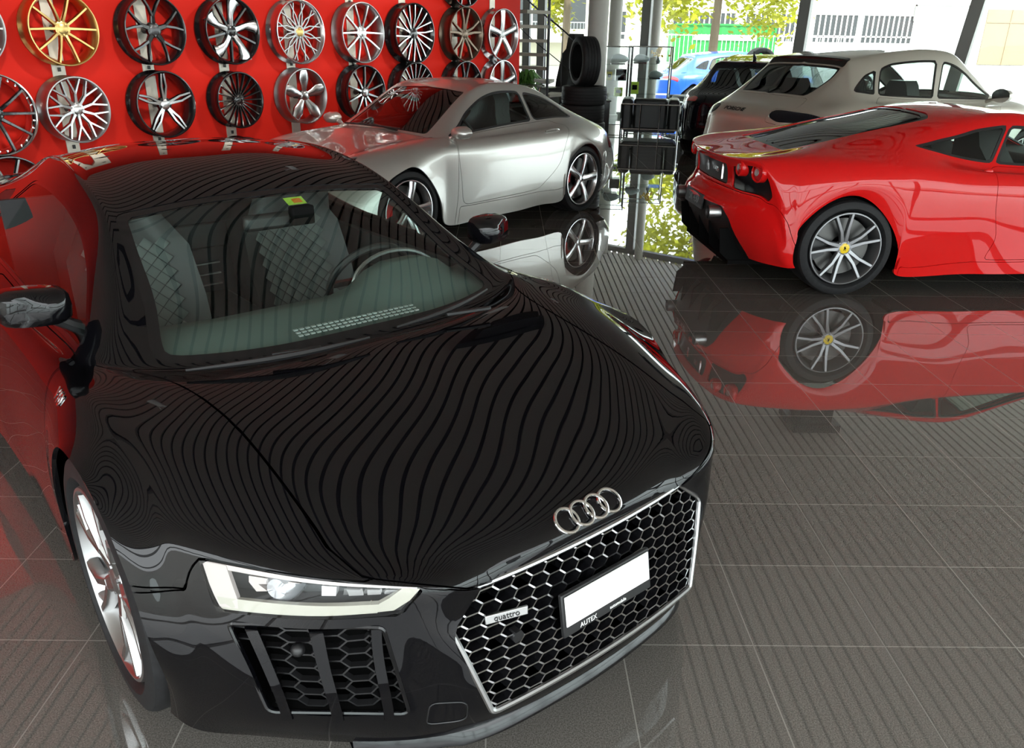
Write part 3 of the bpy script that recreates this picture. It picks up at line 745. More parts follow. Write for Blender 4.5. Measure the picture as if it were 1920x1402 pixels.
# cubic black leather armchairs in chrome tube frames
def armchair(x, y, rz, lab):
    a = empty('armchair', (x, y, 0), rz); tag(a, lab, 'armchair', 'cubic leather armchairs')
    W, D, H = 1.02, .72, .66
    MB().box((-W / 2 + .10, 0, .38), (.2, D - .06, .54)).build('arm_cushion', M_LEATHER, a, bev=.05); MB().box((W / 2 - .10, 0, .38), (.2, D - .06, .54)).build('arm_cushion', M_LEATHER, a, bev=.05)
    MB().box((0, -D / 2 + .12, .39), (W - .42, .2, .54)).build('back_cushion', M_LEATHER, a, bev=.05); MB().box((0, .06, .32), (W - .42, D - .25, .16)).build('seat_cushion', M_LEATHER, a, bev=.04)
    MB().box((0, 0, .15), (W - .1, D - .1, .14)).build('base_cushion', M_LEATHER, a, bev=.02)
    mb = MB(); z0, z1 = .14, .56
    for z in (z0, z1): mb.tube([(-W / 2, D / 2, z), (-W / 2, -D / 2, z), (W / 2, -D / 2, z), (W / 2, D / 2, z)], .014, 8)
    for px, py in ((-W / 2, D / 2), (W / 2, D / 2), (-W / 2, -D / 2), (W / 2, -D / 2), (-.17, -D / 2), (.17, -D / 2)): mb.cyl((px, py, 0), (px, py, z1), .014, n=8)
    mb.build('tube_frame', M_CHROME, a)
    return a
armchair(2.62, 15.3, math.radians(-10), 'black leather armchair with chrome frame in front of the glass cabinets')
armchair(3.55, 16.0, math.radians(-75), 'second black leather armchair half hidden by the dark hatchback')

# ------------------------------------------------------------------ outside
def tree(x, y, h, r, lab, seed, n=2600, low=1.8):
    t = empty('tree', (x, y, -.16)); tag(t, lab, 'tree')
    MB().tube([(0, 0, 0), (.05, .05, h * .35), (-.05, .1, h * .8)], [.16, .12, .05], 10).build('trunk', mat('bark', (.12, .09, .06), .9), t)
    mb = MB(); rr = random.Random(seed)
    cl = [(rr.uniform(-r, r) * .8, rr.uniform(-r, r) * .8, rr.uniform(low + .5, h)) for _ in range(26)]
    for q in range(n):
        c = np.array(rr.choice(cl)) + np.array([rr.gauss(0, r * .17), rr.gauss(0, r * .17), rr.gauss(0, r * .17)])
        a, b = rr.uniform(0, 6.28), rr.uniform(-1, 1); u = np.array([math.cos(a), math.sin(a), b]); v = np.cross(u, (rr.random(), rr.random(), 1)); s = rr.uniform(.07, .14)
        u = u / np.linalg.norm(u) * s; v = v / np.linalg.norm(v) * s * .6
        mb.add([c - u, c + v, c + u, c - v], [(0, 1, 2, 3)])
    mb.build('foliage', noise_tint(mat('leaf_yellow_green', (.40, .41, .014), .6), .8, .55, 1.2), t, smooth=0)
tree(6.4, 27, 8.5, 2.5, 'yellow-green tree outside beside the green container', 11, 9000, 2.0)
tree(2.0, 30, 8.5, 1.3, 'yellow-green tree outside just left of the thick column', 12, 3500, 1.7)
M_FACADE = mat('white_facade', (.82, .81, .78), .8); M_PANEGREY = mat('window_grey', (.03, .033, .036), .3)
bd = empty('warehouse', (0, 70, -.16)); tag(bd, 'long white warehouse across the yard with bands of grey windows', 'building')
MB().box((45, 3, 4.5), (110, 6, 9)).build('wall', M_FACADE, bd, smooth=0)
for x0, x1, nb in ((13.2, 18.2, 6), (19.0, 23.0, 5), (24.5, 28.0, 4), (28.4, 32.5, 5), (2.5, 9.5, 7)):
    wv = MB().box(((x0 + x1) / 2, -.02, 2.55), (x1 - x0, .06, 2.1)).build('window', M_PANEGREY, bd, smooth=0)
    mb = MB()
    for q in range(nb * 2 + 1): mb.box((x0 + (x1 - x0) * q / nb / 2, -.08, 2.55), (.10, .08, 2.1))
    for z in (1.5, 2.0, 3.6): mb.box(((x0 + x1) / 2, -.08, z), (x1 - x0, .08, .09))
    mb.build('glazing_bars', M_FACADE, wv, smooth=0)
gd = MB().box((34.6, -.05, 2.2), (4.2, .1, 4.2)).build('roller_door', mat('roller_white', (.7, .7, .68), .6), bd, smooth=0)
mb = MB(); mb.box((34.6, -.1, 4.35), (4.5, .14, .12)); mb.box((32.4, -.1, 3.8), (.12, .14, 1.2)); mb.build('door_canopy', M_FRAME, gd, smooth=0)
bg2 = MB().box((40.2, -.08, 2.1), (3.9, .1, 4.1)).build('timber_gate', mat('beige_gate', (.24, .19, .125), .7), bd, smooth=0)
mb = MB(); mb.box((40.2, -.15, 2.1), (.08, .06, 4.1)); mb.box((40.2, -.15, 3.2), (3.8, .05, .06)); mb.build('gate_frame', mat('gate_brown', (.28, .2, .12), .7), bg2, smooth=0)
ap = empty('apartment_house', (2.6, 55, -.16)); tag(ap, 'cream apartment house outside with balcony railing beyond the staircase', 'building')
MB().box((0, 3, 5), (9, 6, 10)).build('wall', mat('cream_wall', (.66, .64, .52), .8), ap, smooth=0)
for x in (-2.2, -.3, 1.6): MB().box((x, -.03, 3.0), (1.4, .08, 1.7)).build('window', M_PANEGREY, ap, smooth=0)
mb = MB(); mb.box((0, -1.0, 1.5), (8.6, 2.0, .25)); mb.build('balcony_slab', mat('cream_wall', (.66, .64, .52), .8), ap, smooth=0)
mb = MB()
for q in range(44): mb.box((-4.2 + q * .195, -1.95, 2.05), (.03, .03, .9))
mb.box((0, -1.95, 2.5), (8.6, .05, .06)); mb.build('balcony_railing', M_GREY, ap, smooth=0)
ct = empty('shipping_container', (15.2, 62, -.16)); tag(ct, 'bright green ribbed shipping container with a white stripe in the yard', 'container')
mb = MB(); N = 44; L = 7.0; P = []
for q in range(N): P.append((-L / 2 + L * q / (N - 1), -1.2 + (.05 if (q // 2) % 2 else 0)))
P += [(L / 2, 1.2), (-L / 2, 1.2)]
mb.prism(P, .1, 2.6).build('body', mat('container_green', (.012, .20, .035), .5), ct, smooth=0)
MB().box((0, -1.27, 1.75), (L * .62, .02, .30)).build('white_stripe', M_WHITE, ct, smooth=0)
mb = MB()
for sx in (-1, 1): mb.box((sx * L / 2, -1.2, 1.3), (.14, .14, 2.6))
mb.box((0, -1.2, 2.6), (L, .14, .12)); mb.build('corner_frame', mat('container_green', (.012, .20, .035), .5), ct, smooth=0)
fc = empty('fence', (10, 45, -.16)); tag(fc, 'light wire fence of thin upright bars along the yard', 'fence')
mb = MB()
for q in range(70): mb.box((-7 + q * .22, 0, 1.0), (.025, .025, 1.9))
mb.build('bars', M_WHITE, fc, smooth=0); mb = MB()
for z in (.3, 1.9): mb.box((.6, 0, z), (15.2, .04, .05))
mb.build('rails', M_WHITE, fc, smooth=0)

# ================================================================== black mid-engined coupe in the foreground
def hex_mesh(inside, xs_of, y0, y1, z0, z1, dx, dz, w=.005, depth=.03, mirror_slope=0.0, mats=None, name='honeycomb', parent=None):
    """honeycomb of flat-topped cells; inside(y, z) masks it, xs_of(y, z) gives the front surface x"""
    mb = MB(); ny = int((y1 - y0) / dx) + 2; nz = int((z1 - z0) / dz) + 2; hx = dx / 3
    seen = set()
    for i in range(-1, ny + 1):
        for k in range(-1, nz + 1):
            cy = y0 + i * dx; cz = z0 + (k + (.5 if i % 2 else 0)) * dz
            V = [(cy + 2 * hx, cz), (cy + hx, cz + dz / 2), (cy - hx, cz + dz / 2), (cy - 2 * hx, cz), (cy - hx, cz - dz / 2), (cy + hx, cz - dz / 2)]
            for a, b in zip(V, V[1:] + V[:1]):
                key = tuple(sorted([(round(a[0], 3), round(a[1], 3)), (round(b[0], 3), round(b[1], 3))]))
                if key in seen: continue
                seen.add(key)
                m = ((a[0] + b[0]) / 2, (a[1] + b[1]) / 2)
                if not inside(*m): continue
                pa = np.array([xs_of(*a), a[0], a[1]]); pb = np.array([xs_of(*b), b[0], b[1]])
                d = pb - pa; d /= np.linalg.norm(d); t = np.cross(d, (1., 0, 0)); t /= np.linalg.norm(t); e = np.array([1., 0, 0])
                q = [pa + t * w / 2, pb + t * w / 2, pb - t * w / 2, pa - t * w / 2]
                mb.add(q, [(3, 2, 1, 0)], 1)
                mb.add(q + [p - e * depth for p in q], [(0, 1, 5, 4), (2, 3, 7, 6)], 0)
    return mb.build(name, mats, parent, smooth=0)
def pip(poly):
    P = np.array(poly); Q = np.roll(P, -1, 0)
    def f(y, z):
        c = False
        for (x0, y0), (x1, y1) in zip(P, Q):
            if (y0 > z) != (y1 > z) and y < (x1 - x0) * (z - y0) / (y1 - y0) + x0: c = not c
        return c
    return f
def seat(root, x, y, z, quilt=True, s=1.0):
    t = empty('seat', (x, y, z), 0, root)
    mb = MB(); W = .25
    rows = [(.18, -.02, .20), (.08, .10, .235), (-.02, .30, .25), (-.10, .50, .235), (-.15, .62, .16), (-.17, .74, .135), (-.175, .79, .10)]
    V = []; k = 9
    for dx, dz, w in rows:
        for q in range(k):
            a = -1 + 2 * q / (k - 1); V.append((dx + .10 * abs(a) ** 2.5, a * w, dz))
        for q in range(k):
            a = 1 - 2 * q / (k - 1); V.append((dx - .10, a * w, dz))
    n = 2 * k; F = [(i * n + q, i * n + (q + 1) % n, (i + 1) * n + (q + 1) % n, (i + 1) * n + q) for i in range(len(rows) - 1) for q in range(n)]
    F += [tuple(range(n - 1, -1, -1)), tuple((len(rows) - 1) * n + q for q in range(n))]
    mb.add(V, F); mb.build('backrest', M_LEATHER, t, smooth=50)
    MB().box((.30, 0, -.06), (.5, .46, .16)).build('cushion', M_LEATHER, t, bev=.04)
    if quilt:
        mb = MB(); nx, nz = 6, 8
        for i in range(nx):
            for j in range(nz):
                for o in (0, .5):
                    ci = i + o; cj = j + o
                    if ci > nx - .6 or cj > nz - .6: continue
                    fz = lambda v: .12 + .44 * v / nz
                    fx = lambda v, yy: np.interp(fz(v), [-.02, .10, .30, .50, .62], [.18, .08, -.02, -.10, -.15]) + .012 + .10 * (abs(yy) / .24) ** 2.5
                    P = [(ci + .46, cj), (ci, cj + .46), (ci - .46, cj), (ci, cj - .46)]
                    Y = lambda u: (u - (nx - 1) / 2) * .058
                    pts = [(fx(v, Y(u)), Y(u), fz(v)) for u, v in P]; c = (fx(cj, Y(ci)) + .011, Y(ci), fz(cj))
                    mb.add(pts + [c], [(0, 1, 4), (1, 2, 4), (2, 3, 4), (3, 0, 4)])
        mb.build('quilted_panel', mat('quilt_grey', (.115, .125, .12), .6), t, smooth=60)
    return t

def build_black_coupe():
    root = empty('sports_car', (-.308, 2.323, 0), math.radians(-50.14))
    tag(root, 'gloss black mid-engined coupe with silver honeycomb grille and blank white plate in the foreground', 'car')
    R = [
     # bumper lip, grille bottom, grille middle, widest grille / lamp bottom, grille top / lamp top, hood nose
     [(.862,0,.15),(.852,.2,.15),(.826,.36,.148),(.75,.51,.143),(.625,.65,.135),(.49,.78,.13),(.41,.86,.13),(.36,.895,.14),(.315,.91,.15)],
     [(.91,0,.235),(.905,.2,.236),(.88,.362,.248),(.79,.50,.24),(.69,.645,.24),(.56,.78,.24),(.46,.855,.25),(.40,.895,.26),(.365,.915,.28)],
     [(.885,0,.38),(.882,.22,.38),(.866,.40,.375),(.795,.515,.40),(.69,.66,.40),(.55,.80,.40),(.46,.865,.40),(.405,.91,.40),(.372,.935,.41)],
     [(.862,0,.49),(.860,.22,.488),(.848,.432,.484),(.80,.52,.548),(.685,.66,.535),(.50,.82,.522),(.42,.872,.52),(.37,.915,.52),(.335,.942,.525)],
     [(.836,0,.555),(.836,.19,.556),(.829,.35,.56),(.822,.485,.622),(.66,.665,.632),(.43,.82,.628),(.36,.872,.615),(.32,.917,.60),(.29,.945,.593)],
     [(.80,0,.617),(.795,.18,.618),(.765,.35,.632),(.715,.49,.655),(.57,.65,.671),(.36,.808,.664),(.29,.868,.665),(.245,.92,.658),(.21,.948,.665)],
     [(.54,0,.690),(.535,.19,.692),(.50,.37,.695),(.45,.52,.712),(.36,.655,.728),(.23,.79,.724),(.17,.862,.722),(.13,.918,.713),(.105,.952,.716)],
     [(.20,0,.748),(.19,.2,.749),(.17,.39,.752),(.13,.54,.765),(.08,.67,.778),(.03,.795,.772),(.0,.868,.77),(-.015,.922,.745),(-.03,.955,.729)],
     [(-.11,0,.782),(-.12,.24,.782),(-.155,.46,.786),(-.20,.62,.793),(-.22,.715,.80),(-.22,.815,.792),(-.21,.885,.77),(-.2,.94,.72),(-.185,.958,.681)],
     [(-.18,0,.785),(-.205,.34,.788),(-.31,.63,.793),(-.40,.745,.80),(-.42,.785,.80),(-.42,.832,.79),(-.41,.895,.755),(-.39,.945,.60),(-.365,.955,.45)],
     [(-.40,0,.893),(-.42,.32,.893),(-.53,.59,.892),(-.58,.69,.893),(-.60,.80,.81),(-.60,.835,.795),(-.59,.905,.72),(-.52,.945,.42),(-.45,.935,.17)],
     [(-.68,0,1.025),(-.69,.30,1.022),(-.745,.56,1.01),(-.79,.645,.995),(-.82,.805,.808),(-.83,.84,.795),(-.82,.905,.70),(-.80,.935,.36),(-.78,.925,.15)],
     [(-.95,0,1.135),(-.95,.28,1.132),(-.945,.53,1.112),(-.99,.60,1.075),(-1.02,.808,.818),(-1.04,.847,.80),(-1.04,.905,.70),(-1.04,.93,.35),(-1.04,.92,.15)],
     [(-1.22,0,1.205),(-1.22,.28,1.20),(-1.22,.51,1.175),(-1.24,.585,1.135),(-1.28,.81,.835),(-1.3,.855,.815),(-1.3,.91,.70),(-1.3,.935,.36),(-1.3,.925,.15)],
     [(-1.55,0,1.237),(-1.55,.27,1.232),(-1.55,.49,1.205),(-1.55,.57,1.16),(-1.55,.81,.843),(-1.58,.868,.825),(-1.6,.925,.72),(-1.6,.95,.38),(-1.6,.935,.15)],
     [(-1.9,0,1.225),(-1.9,.26,1.22),(-1.9,.47,1.19),(-1.9,.55,1.14),(-1.9,.80,.85),(-1.92,.875,.84),(-1.95,.945,.74),(-1.95,.965,.40),(-1.95,.95,.16)],
     [(-2.25,0,1.16),(-2.25,.25,1.155),(-2.25,.45,1.12),(-2.25,.54,1.08),(-2.25,.76,.90),(-2.25,.87,.885),(-2.26,.955,.77),(-2.26,.97,.5),(-2.275,.955,.32)],
     [(-2.6,0,1.07),(-2.6,.25,1.065),(-2.6,.44,1.04),(-2.6,.55,1.0),(-2.6,.73,.93),(-2.6,.86,.885),(-2.6,.94,.82),(-2.6,.965,.77),(-2.6,.965,.737)],
     [(-3.0,0,.975),(-3.0,.25,.97),(-3.0,.44,.955),(-3.0,.57,.94),(-3.0,.72,.91),(-2.97,.85,.86),(-2.93,.91,.76),(-2.91,.935,.66),(-2.89,.95,.65)],
     [(-3.38,0,.91),(-3.38,.25,.905),(-3.37,.45,.90),(-3.34,.6,.89),(-3.28,.73,.86),(-3.18,.83,.80),(-3.1,.88,.7),(-3.05,.92,.5),(-3.025,.945,.40)],
     [(-3.47,0,.62),(-3.47,.25,.62),(-3.46,.45,.62),(-3.42,.6,.6),(-3.35,.72,.58),(-3.22,.82,.5),(-3.12,.87,.42),(-3.05,.91,.34),(-3.02,.94,.30)],
     [(-3.42,0,.2),(-3.42,.25,.2),(-3.41,.45,.2),(-3.38,.6,.2),(-3.3,.7,.2),(-3.2,.8,.19),(-3.1,.86,.18),(-3.04,.9,.18),(-3.0,.92,.19)],
    ]
    # one fair surface for bonnet and wing crowns: refit the heights of those rows
    idx = [(i, j) for i in (5, 6, 7, 8) for j in range(7)] + [(9, 0), (9, 1), (9, 2)]
    bas = lambda x, y: [1, x, x * x, x ** 3, y * y, y ** 4, y ** 6, y ** 8, x * y * y, x * y ** 4, x * x * y * y]
    A = np.array([bas(*R[i][j][:2]) for i, j in idx]); sol = np.linalg.lstsq(A, np.array([R[i][j][2] for i, j in idx]), rcond=None)[0]
    for i, j in idx: x, y, z = R[i][j]; R[i][j] = (x, y, float(np.dot(bas(x, y), sol)))
    B = Body(R, root, .022); S = B.S; P = M_BLACKPAINT
    gp = [(4.0, -1), (4.0, 1.97), (3.03, 2.02), (1.0, 2.0), (1.0, -1)]
    hl = [(3.93, 3.02), (3.97, 5.0), (3.05, 5.0), (3.02, 3.12)]
    it = [(2.78, 3.35), (2.84, 4.92), (1.22, 4.87), (1.16, 3.12)]
    B.cut(gp, .12); B.cut(hl, .1); itk = B.cut(it, .12)
    bump = B.panel('front_bumper', [(-.5, -1), (-.5, 9), (3.05, 9), (3.32, 5.5), (4.0, 4.98), (4.0, -1)], P)
    B.window('windscreen', [(9.04, -1), (9.04, 1.0), (9.05, 2.0), (12.0, 2.0), (12.03, -1)], M_CARGLASS, .035, rnd=.25)
    hood = B.panel('bonnet', [(4.02, -1), (4.02, 2.2), (4.1, 3.0), (4.25, 3.6), (5, 3.72), (8.4, 3.3), (8.78, 2.6), (8.85, 1.4), (8.8, -1)], P)
    fen = B.panel('front_wing', [(3.3, 9), (3.34, 5.5), (4.02, 4.98), (4.08, 3.5), (5, 3.74), (8.4, 3.33), (9.0, 3.9), (9.35, 5.2), (9.35, 9)], P, side=True)
    doors = B.panel('door', [(9.4, 5.0), (9.55, 4.05), (13.9, 4.05), (14.1, 5.4), (13.9, 6.8), (13.0, 7.55), (9.9, 7.55), (9.4, 6.6)], P, side=True, rnd=.25)
    B.window('side_window', [(9.75, 3.5), (11, 3.12), (13.0, 3.08), (14.8, 3.12), (15.45, 3.45), (15.4, 3.97), (9.7, 3.97)], M_CARGLASS, .014, side=True, rnd=.2, parent=doors)
    blade = B.panel('side_blade', [(15.55, 3.3), (16.3, 3.4), (15.95, 6.9), (14.4, 6.9), (14.3, 5.4), (15.5, 4.2)], M_TRIM, side=True, rnd=.1)
    B.window('rear_window', [(15.6, -1), (15.6, 1.7), (17.3, 1.6), (17.3, -1)], M_TINTGLASS, .03)
    B.rest('body_shell', P)
    # grille surround, honeycomb, plate, badge
    gsurf = lambda y, z: float(np.interp(z, [.15, .24, .38, .49, .56], [.92, .908, .885, .862, .836])) - .19 * abs(y) ** 2.1
    outline = [S.ev(u, v) for u, v in round_poly([(4.0, -1.97), (4.0, 1.97), (3.03, 2.02), (1.0, 2.0), (1.0, -2.0), (3.03, -2.02)], .12)]
    dense = []
    for a, b in zip(range(len(outline)), list(range(1, len(outline))) + [0]):
        L = np.linalg.norm(outline[b] - outline[a]); n = max(1, int(L / .04))
        for k in range(n):
            p = outline[a] + (outline[b] - outline[a]) * k / n
            p = np.array([gsurf(p[1], p[2]) + .004, p[1], p[2]]); dense.append(p)
    grille = MB().tube(dense, .0075, 8, closed=True).build('grille', M_SATIN, root)
    yz = [(p[1], p[2]) for p in dense]
    hexm = hex_mesh(pip(yz), gsurf, -.47, .47, .2, .6, .047, .0285, .0042, .03, mats=[M_GLOSSTRIM, M_ALU], parent=grille)
    mb = MB(); k = len(dense); back = [np.array([p[0] - .12, p[1] * .97, p[2]]) for p in dense]
    mb.add(dense + back, [(i, (i + 1) % k, k + (i + 1) % k, k + i) for i in range(k)] + [tuple(range(k, 2 * k))]); mb.build('grille_recess', M_CAVITY, grille, smooth=0)
    fr = frame_from((math.cos(.17), 0, math.sin(.17)))
    def plate_pt(y, z, off): return np.array([gsurf(0, .42) + .012, 0, .42]) + fr @ np.array([y, z, off])
    nf = MB(); nf.box(plate_pt(0, -.005, .004), (.012, .312, .115), fr[:, [2, 0, 1]])
    npf = nf.build('number_plate', M_TRIM, root, bev=.003)
    pb = MB().box(plate_pt(0, .006, .0125), (.004, .297, .08), fr[:, [2, 0, 1]]).build('plate_blank', M_WHITE, npf, bev=.002)
    text_mesh('dealer_lettering', 'AUTEX', .018, M_WHITE, npf, plate_pt(-.075, -.05, .0115), fr, .0005)
    text_mesh('dealer_lettering', 'automobile', .013, M_WHITE, npf, plate_pt(.03, -.05, .0115), fr, .0005)
    fb = frame_from((1, -.32, .17)); pc = np.array([gsurf(-.30, .475) + .012, -.30, .478])
    qb = MB().box(pc, (.006, .105, .022), fb[:, [2, 0, 1]]).build('grille_badge', M_SATIN, root, bev=.002)
    text_mesh('badge_lettering', 'quattro', .021, M_GLOSSTRIM, qb, pc + fb[:, 2] * .004, fb, .0006)
    MB().cyl((gsurf(-.27, .405) - .02, -.27, .405), (gsurf(-.27, .405) + .004, -.27, .405), .017, n=6).build('parking_sensor', M_TRIM, grille)
    # four interlocked rings on the nose
    em = empty('emblem', (0, 0, 0), 0, root)
    for k in range(4):
        yc = (k - 1.5) * .049; u0 = 4.86
        c = S.ev(u0, 0) ; n = S.nrm(u0, 0); n = n * np.array([1, 0, 1]); n /= np.linalg.norm(n); s = np.array([0, 1., 0]); t = np.cross(n, s); cc = c + s * yc + n * (.004 - .06 * yc * yc * 10)
        MB().tube([cc + (s * math.cos(a) + t * math.sin(a)) * .032 for a in np.linspace(0, 2 * PI, 40, endpoint=False)], .0044, 8, closed=True).build('ring', M_CHROME, em)
    # headlamps
    for sd in (1, -1):
        m = np.array([1, sd, 1])
        lamp = empty('headlamp', (0, 0, 0), 0, root)
        U = lambda a, b, off=0.0: (S.ev(a, b) + S.nrm(a, b) * off) * m
        def strip(pts, w, off, name, mt, d=.012):   # band of width w (3D, towards v2) between param polylines
            mb = MB(); k = len(pts); V = []
            for (a, b, a2, b2) in pts: V += [U(a, b, off), U(a2, b2, off), U(a2, b2, off - d), U(a, b, off - d)]
            F = [tuple(i * 4 + q for q in (j, (j + 1) % 4)) + tuple((i + 1) * 4 + q for q in ((j + 1) % 4, j)) for i in range(k - 1) for j in range(4)] + [(0, 1, 2, 3), tuple((k - 1) * 4 + q for q in (3, 2, 1, 0))]
            mb.add(V, F); return mb.build(name, mt, lamp, smooth=40)
        mw = mat('lamp_light_guide', (.58, .53, .50), .25, 0, .6); mw2 = mat('lamp_light_bar', (.50, .485, .41), .25, 0, .6)
        vs = np.linspace(3.1, 4.95, 14)
        strip([(3.95, v, 3.95 - .12, v) for v in vs], 0, -.008, 'upper_light_guide', mw)
        strip([(3.94, 4.99, 3.94, 4.72), (3.5, 4.99, 3.5, 4.72), (3.3, 4.98, 3.3, 4.72), (3.1, 4.96, 3.1, 4.75)], 0, -.006, 'outer_light_guide', mw)
        strip([(3.06, v, 3.06 + .22, v) for v in np.linspace(3.45, 4.95, 12)], 0, -.006, 'lower_light_bar', mw2)
        strip([(3.88, 3.06, 3.86, 3.26), (3.4, 3.1, 3.45, 3.36), (3.1, 3.25, 3.22, 3.5), (3.07, 3.45, 3.3, 3.55)], 0, -.007, 'inner_light_bar', mw2)
        # dark bowl
        op = [U(a, b, -.014) for a, b in [(3.95, 3.05)] + [(3.96, v) for v in np.linspace(3.3, 4.97, 8)] + [(3.5, 4.99), (3.07, 4.97)] + [(3.06, v) for v in np.linspace(4.7, 3.4, 6)] + [(3.06, 3.15)]]
        k = len(op); mb = MB(); bk = [p + np.array([-.07, -.03 * sd, 0]) for p in op]
        mb.add(op + bk, [(i, (i + 1) % k, k + (i + 1) % k, k + i) for i in range(k)] + [tuple(range(k, 2 * k))]); mb.build('lamp_bowl', mat('lamp_bowl', (.10, .105, .105), .4), lamp, smooth=0)
        for vc, nm in ((4.35, 'projector'),):
            c = U(3.55, vc, -.045); n = S.nrm(3.55, vc) * m
            fr2 = frame_from(n); mb = MB(); mb.lathe([(.0, .034), (.022, .031), (.037, .016), (.043, 0), (.043, -.03)], 24, 'z')
            mb.v = [tuple(fr2 @ np.array(q) + c) for q in mb.v]; mb.build(nm, mat('projector_lens', (.55, .57, .6), .04, .6, 1), lamp)
            strip([(3.74, vc + .22, 3.72, vc - .2), (3.6, vc + .24, 3.58, vc + .16), (3.42, vc + .2, 3.45, vc + .1)], 0, -.02, 'projector_bezel', mw, .02)
        strip([(3.72, 3.98, 3.72, 3.86), (3.45, 4.0, 3.45, 3.88)], 0, -.018, 'divider_light', mat('divider_white', (.85, .85, .86), .2, 0, 1), .02)
        for v0 in (3.78, 3.6, 3.42):
            mb = MB()
            for q in range(7):
                a = 3.66 - .045 * q; mb.bar(U(a, v0, -.02 - .002 * q), U(a, v0 - .14, -.02 - .002 * q), .006, .006)
            mb.add([U(3.72, v0 + .01, -.012), U(3.72, v0 - .13, -.012), U(3.34, v0 - .06, -.036), U(3.34, v0 + .06, -.036)], [(0, 1, 2, 3)])
            mb.build('ribbed_reflector', mat('reflector_grey', (.42, .42, .42), .35, .5), lamp, smooth=0)
        # clear cover following the bodywork
        mb = MB(); aa = np.linspace(3.03, 3.96, 6); bb = np.linspace(3.08, 5.0, 14)
        V = [U(a, max(b, 3.03 + (3.96 - a) * .12) if b == bb[0] else b, .001) for a in aa for b in bb]; F = [(i * 14 + j, i * 14 + j + 1, (i + 1) * 14 + j + 1, (i + 1) * 14 + j) for i in range(5) for j in range(13)]
        mb.add(V, F if sd > 0 else [f[::-1] for f in F]).build('lamp_cover', M_LENS, lamp, smooth=60)
        # side air intake with two blades and honeycomb
        ai = empty('air_intake', (0, 0, 0), 0, root)
        W = lambda a, b, off=0.0: (S.ev(a, b) + S.nrm(a, b) * off) * m
        ol = [W(a, b) for a, b in round_poly(it, .12)]; k = len(ol); bk = [p + np.array([-.11, -.045 * sd, .0]) for p in ol]
        MB().add(ol + bk, [(i, (i + 1) % k, k + (i + 1) % k, k + i) for i in range(k)] + [tuple(range(k, 2 * k))]).build('intake_duct', M_CAVITY, ai, smooth=0)
        MB().tube(ol, .005, 6, closed=True).build('intake_surround', M_GLOSSTRIM, ai)
        for v in (3.32, 3.95, 4.55):
            mb = MB(); top = [W(a, v + .03 * (a - 1), .004) for a in np.linspace(1.06, 2.76, 8)]; top2 = [W(a, v + .13 + .03 * (a - 1), .004) for a in np.linspace(1.06, 2.76, 8)]
            V = []
            for p, q in zip(top, top2): V += [p, q, q + np.array([-.09, -.03 * sd, 0]), p + np.array([-.09, -.03 * sd, 0])]
            F = [(i * 4 + j, i * 4 + (j + 1) % 4, (i + 1) * 4 + (j + 1) % 4, (i + 1) * 4 + j) for i in range(7) for j in range(4)] + [(0, 1, 2, 3), (28, 29, 30, 31)]
            mb.add(V, F).build('intake_blade', M_BLACKPAINT, ai, smooth=30)
        mb = MB(); seen = set(); inn = pip([(p[1], p[0]) for p in round_poly(it, .12)]); dv, da = .30, .24; h = dv / 3
        for i in range(8):
            for k in range(9):
                cv = 3.1 + i * dv; ca = 1.1 + (k + (.5 if i % 2 else 0)) * da
                Q = [(cv + 2 * h, ca), (cv + h, ca + da / 2), (cv - h, ca + da / 2), (cv - 2 * h, ca), (cv - h, ca - da / 2), (cv + h, ca - da / 2)]
                for p, q in zip(Q, Q[1:] + Q[:1]):
                    key = tuple(sorted([(round(p[0], 2), round(p[1], 2)), (round(q[0], 2), round(q[1], 2))]))
                    if key in seen or not inn((p[0] + q[0]) / 2, (p[1] + q[1]) / 2): continue
                    seen.add(key); mb.bar(W(p[1], p[0], -.03), W(q[1], q[0], -.03), .004, .016, S.nrm(p[1], p[0]) * m)
        mb.build('intake_honeycomb', M_TRIM, ai, smooth=0)
        if sd < 0:
            c = W(2.35, 4.3, -.01); MB().ball(c, (.016, .016, .016)).build('parking_sensor', M_TRIM, ai)
        # door mirror
        mr = empty('door_mirror', (-.66, .862 * sd, .918), 0, doors[0 if sd > 0 else 1])
        mb = MB(); V = []; n = 16
        secs = [(.075, .30, .45), (.065, .75, .85), (.03, 1.0, 1.0), (-.02, 1.0, 1.0), (-.045, .97, .96)]
        for dx, sy, sz in secs:
            for q in range(n):
                a = 2 * PI * q / n; cx, sz_ = math.cos(a), math.sin(a); e = .5
                V.append((dx - .02 * (math.copysign(abs(cx) ** e, cx) * sd), math.copysign(abs(cx) ** e, cx) * .095 * sy, math.copysign(abs(sz_) ** e, sz_) * .055 * sz + .012))
        F = [(i * n + q, i * n + (q + 1) % n, (i + 1) * n + (q + 1) % n, (i + 1) * n + q) for i in range(len(secs) - 1) for q in range(n)] + [tuple(range(n - 1, -1, -1))]
        mb.add(V, F).build('mirror_housing', M_BLACKPAINT, mr, smooth=50)
        MB().add(V[-n:], [tuple(range(n))]).build('mirror_glass', M_CHROME, mr, smooth=0)
        MB().tube([(.0, -.05 * sd, -.035), (.0, -.09 * sd, -.065), (-.01, -.13 * sd, -.09)], [.022, .02, .024], 8).build('mirror_stalk', M_TRIM, mr)
        MB().tube([(.06, -.05 * sd, -.02), (.055, .03 * sd, -.02), (.03, .09 * sd, -.012)], .006, 6).build('indicator_strip', M_LENS, mr)
        # door handle
        h = S.ev(13.1, 5.35) * m; MB().bar(h + np.array([-.1, .004 * sd, 0]), h + np.array([.1, .004 * sd, 0]), .012, .022).build('door_handle', P, doors[0 if sd > 0 else 1], bev=.004)
    # front splitter
    mb = MB(); vv = np.linspace(-3.7, 3.7, 37); V = []
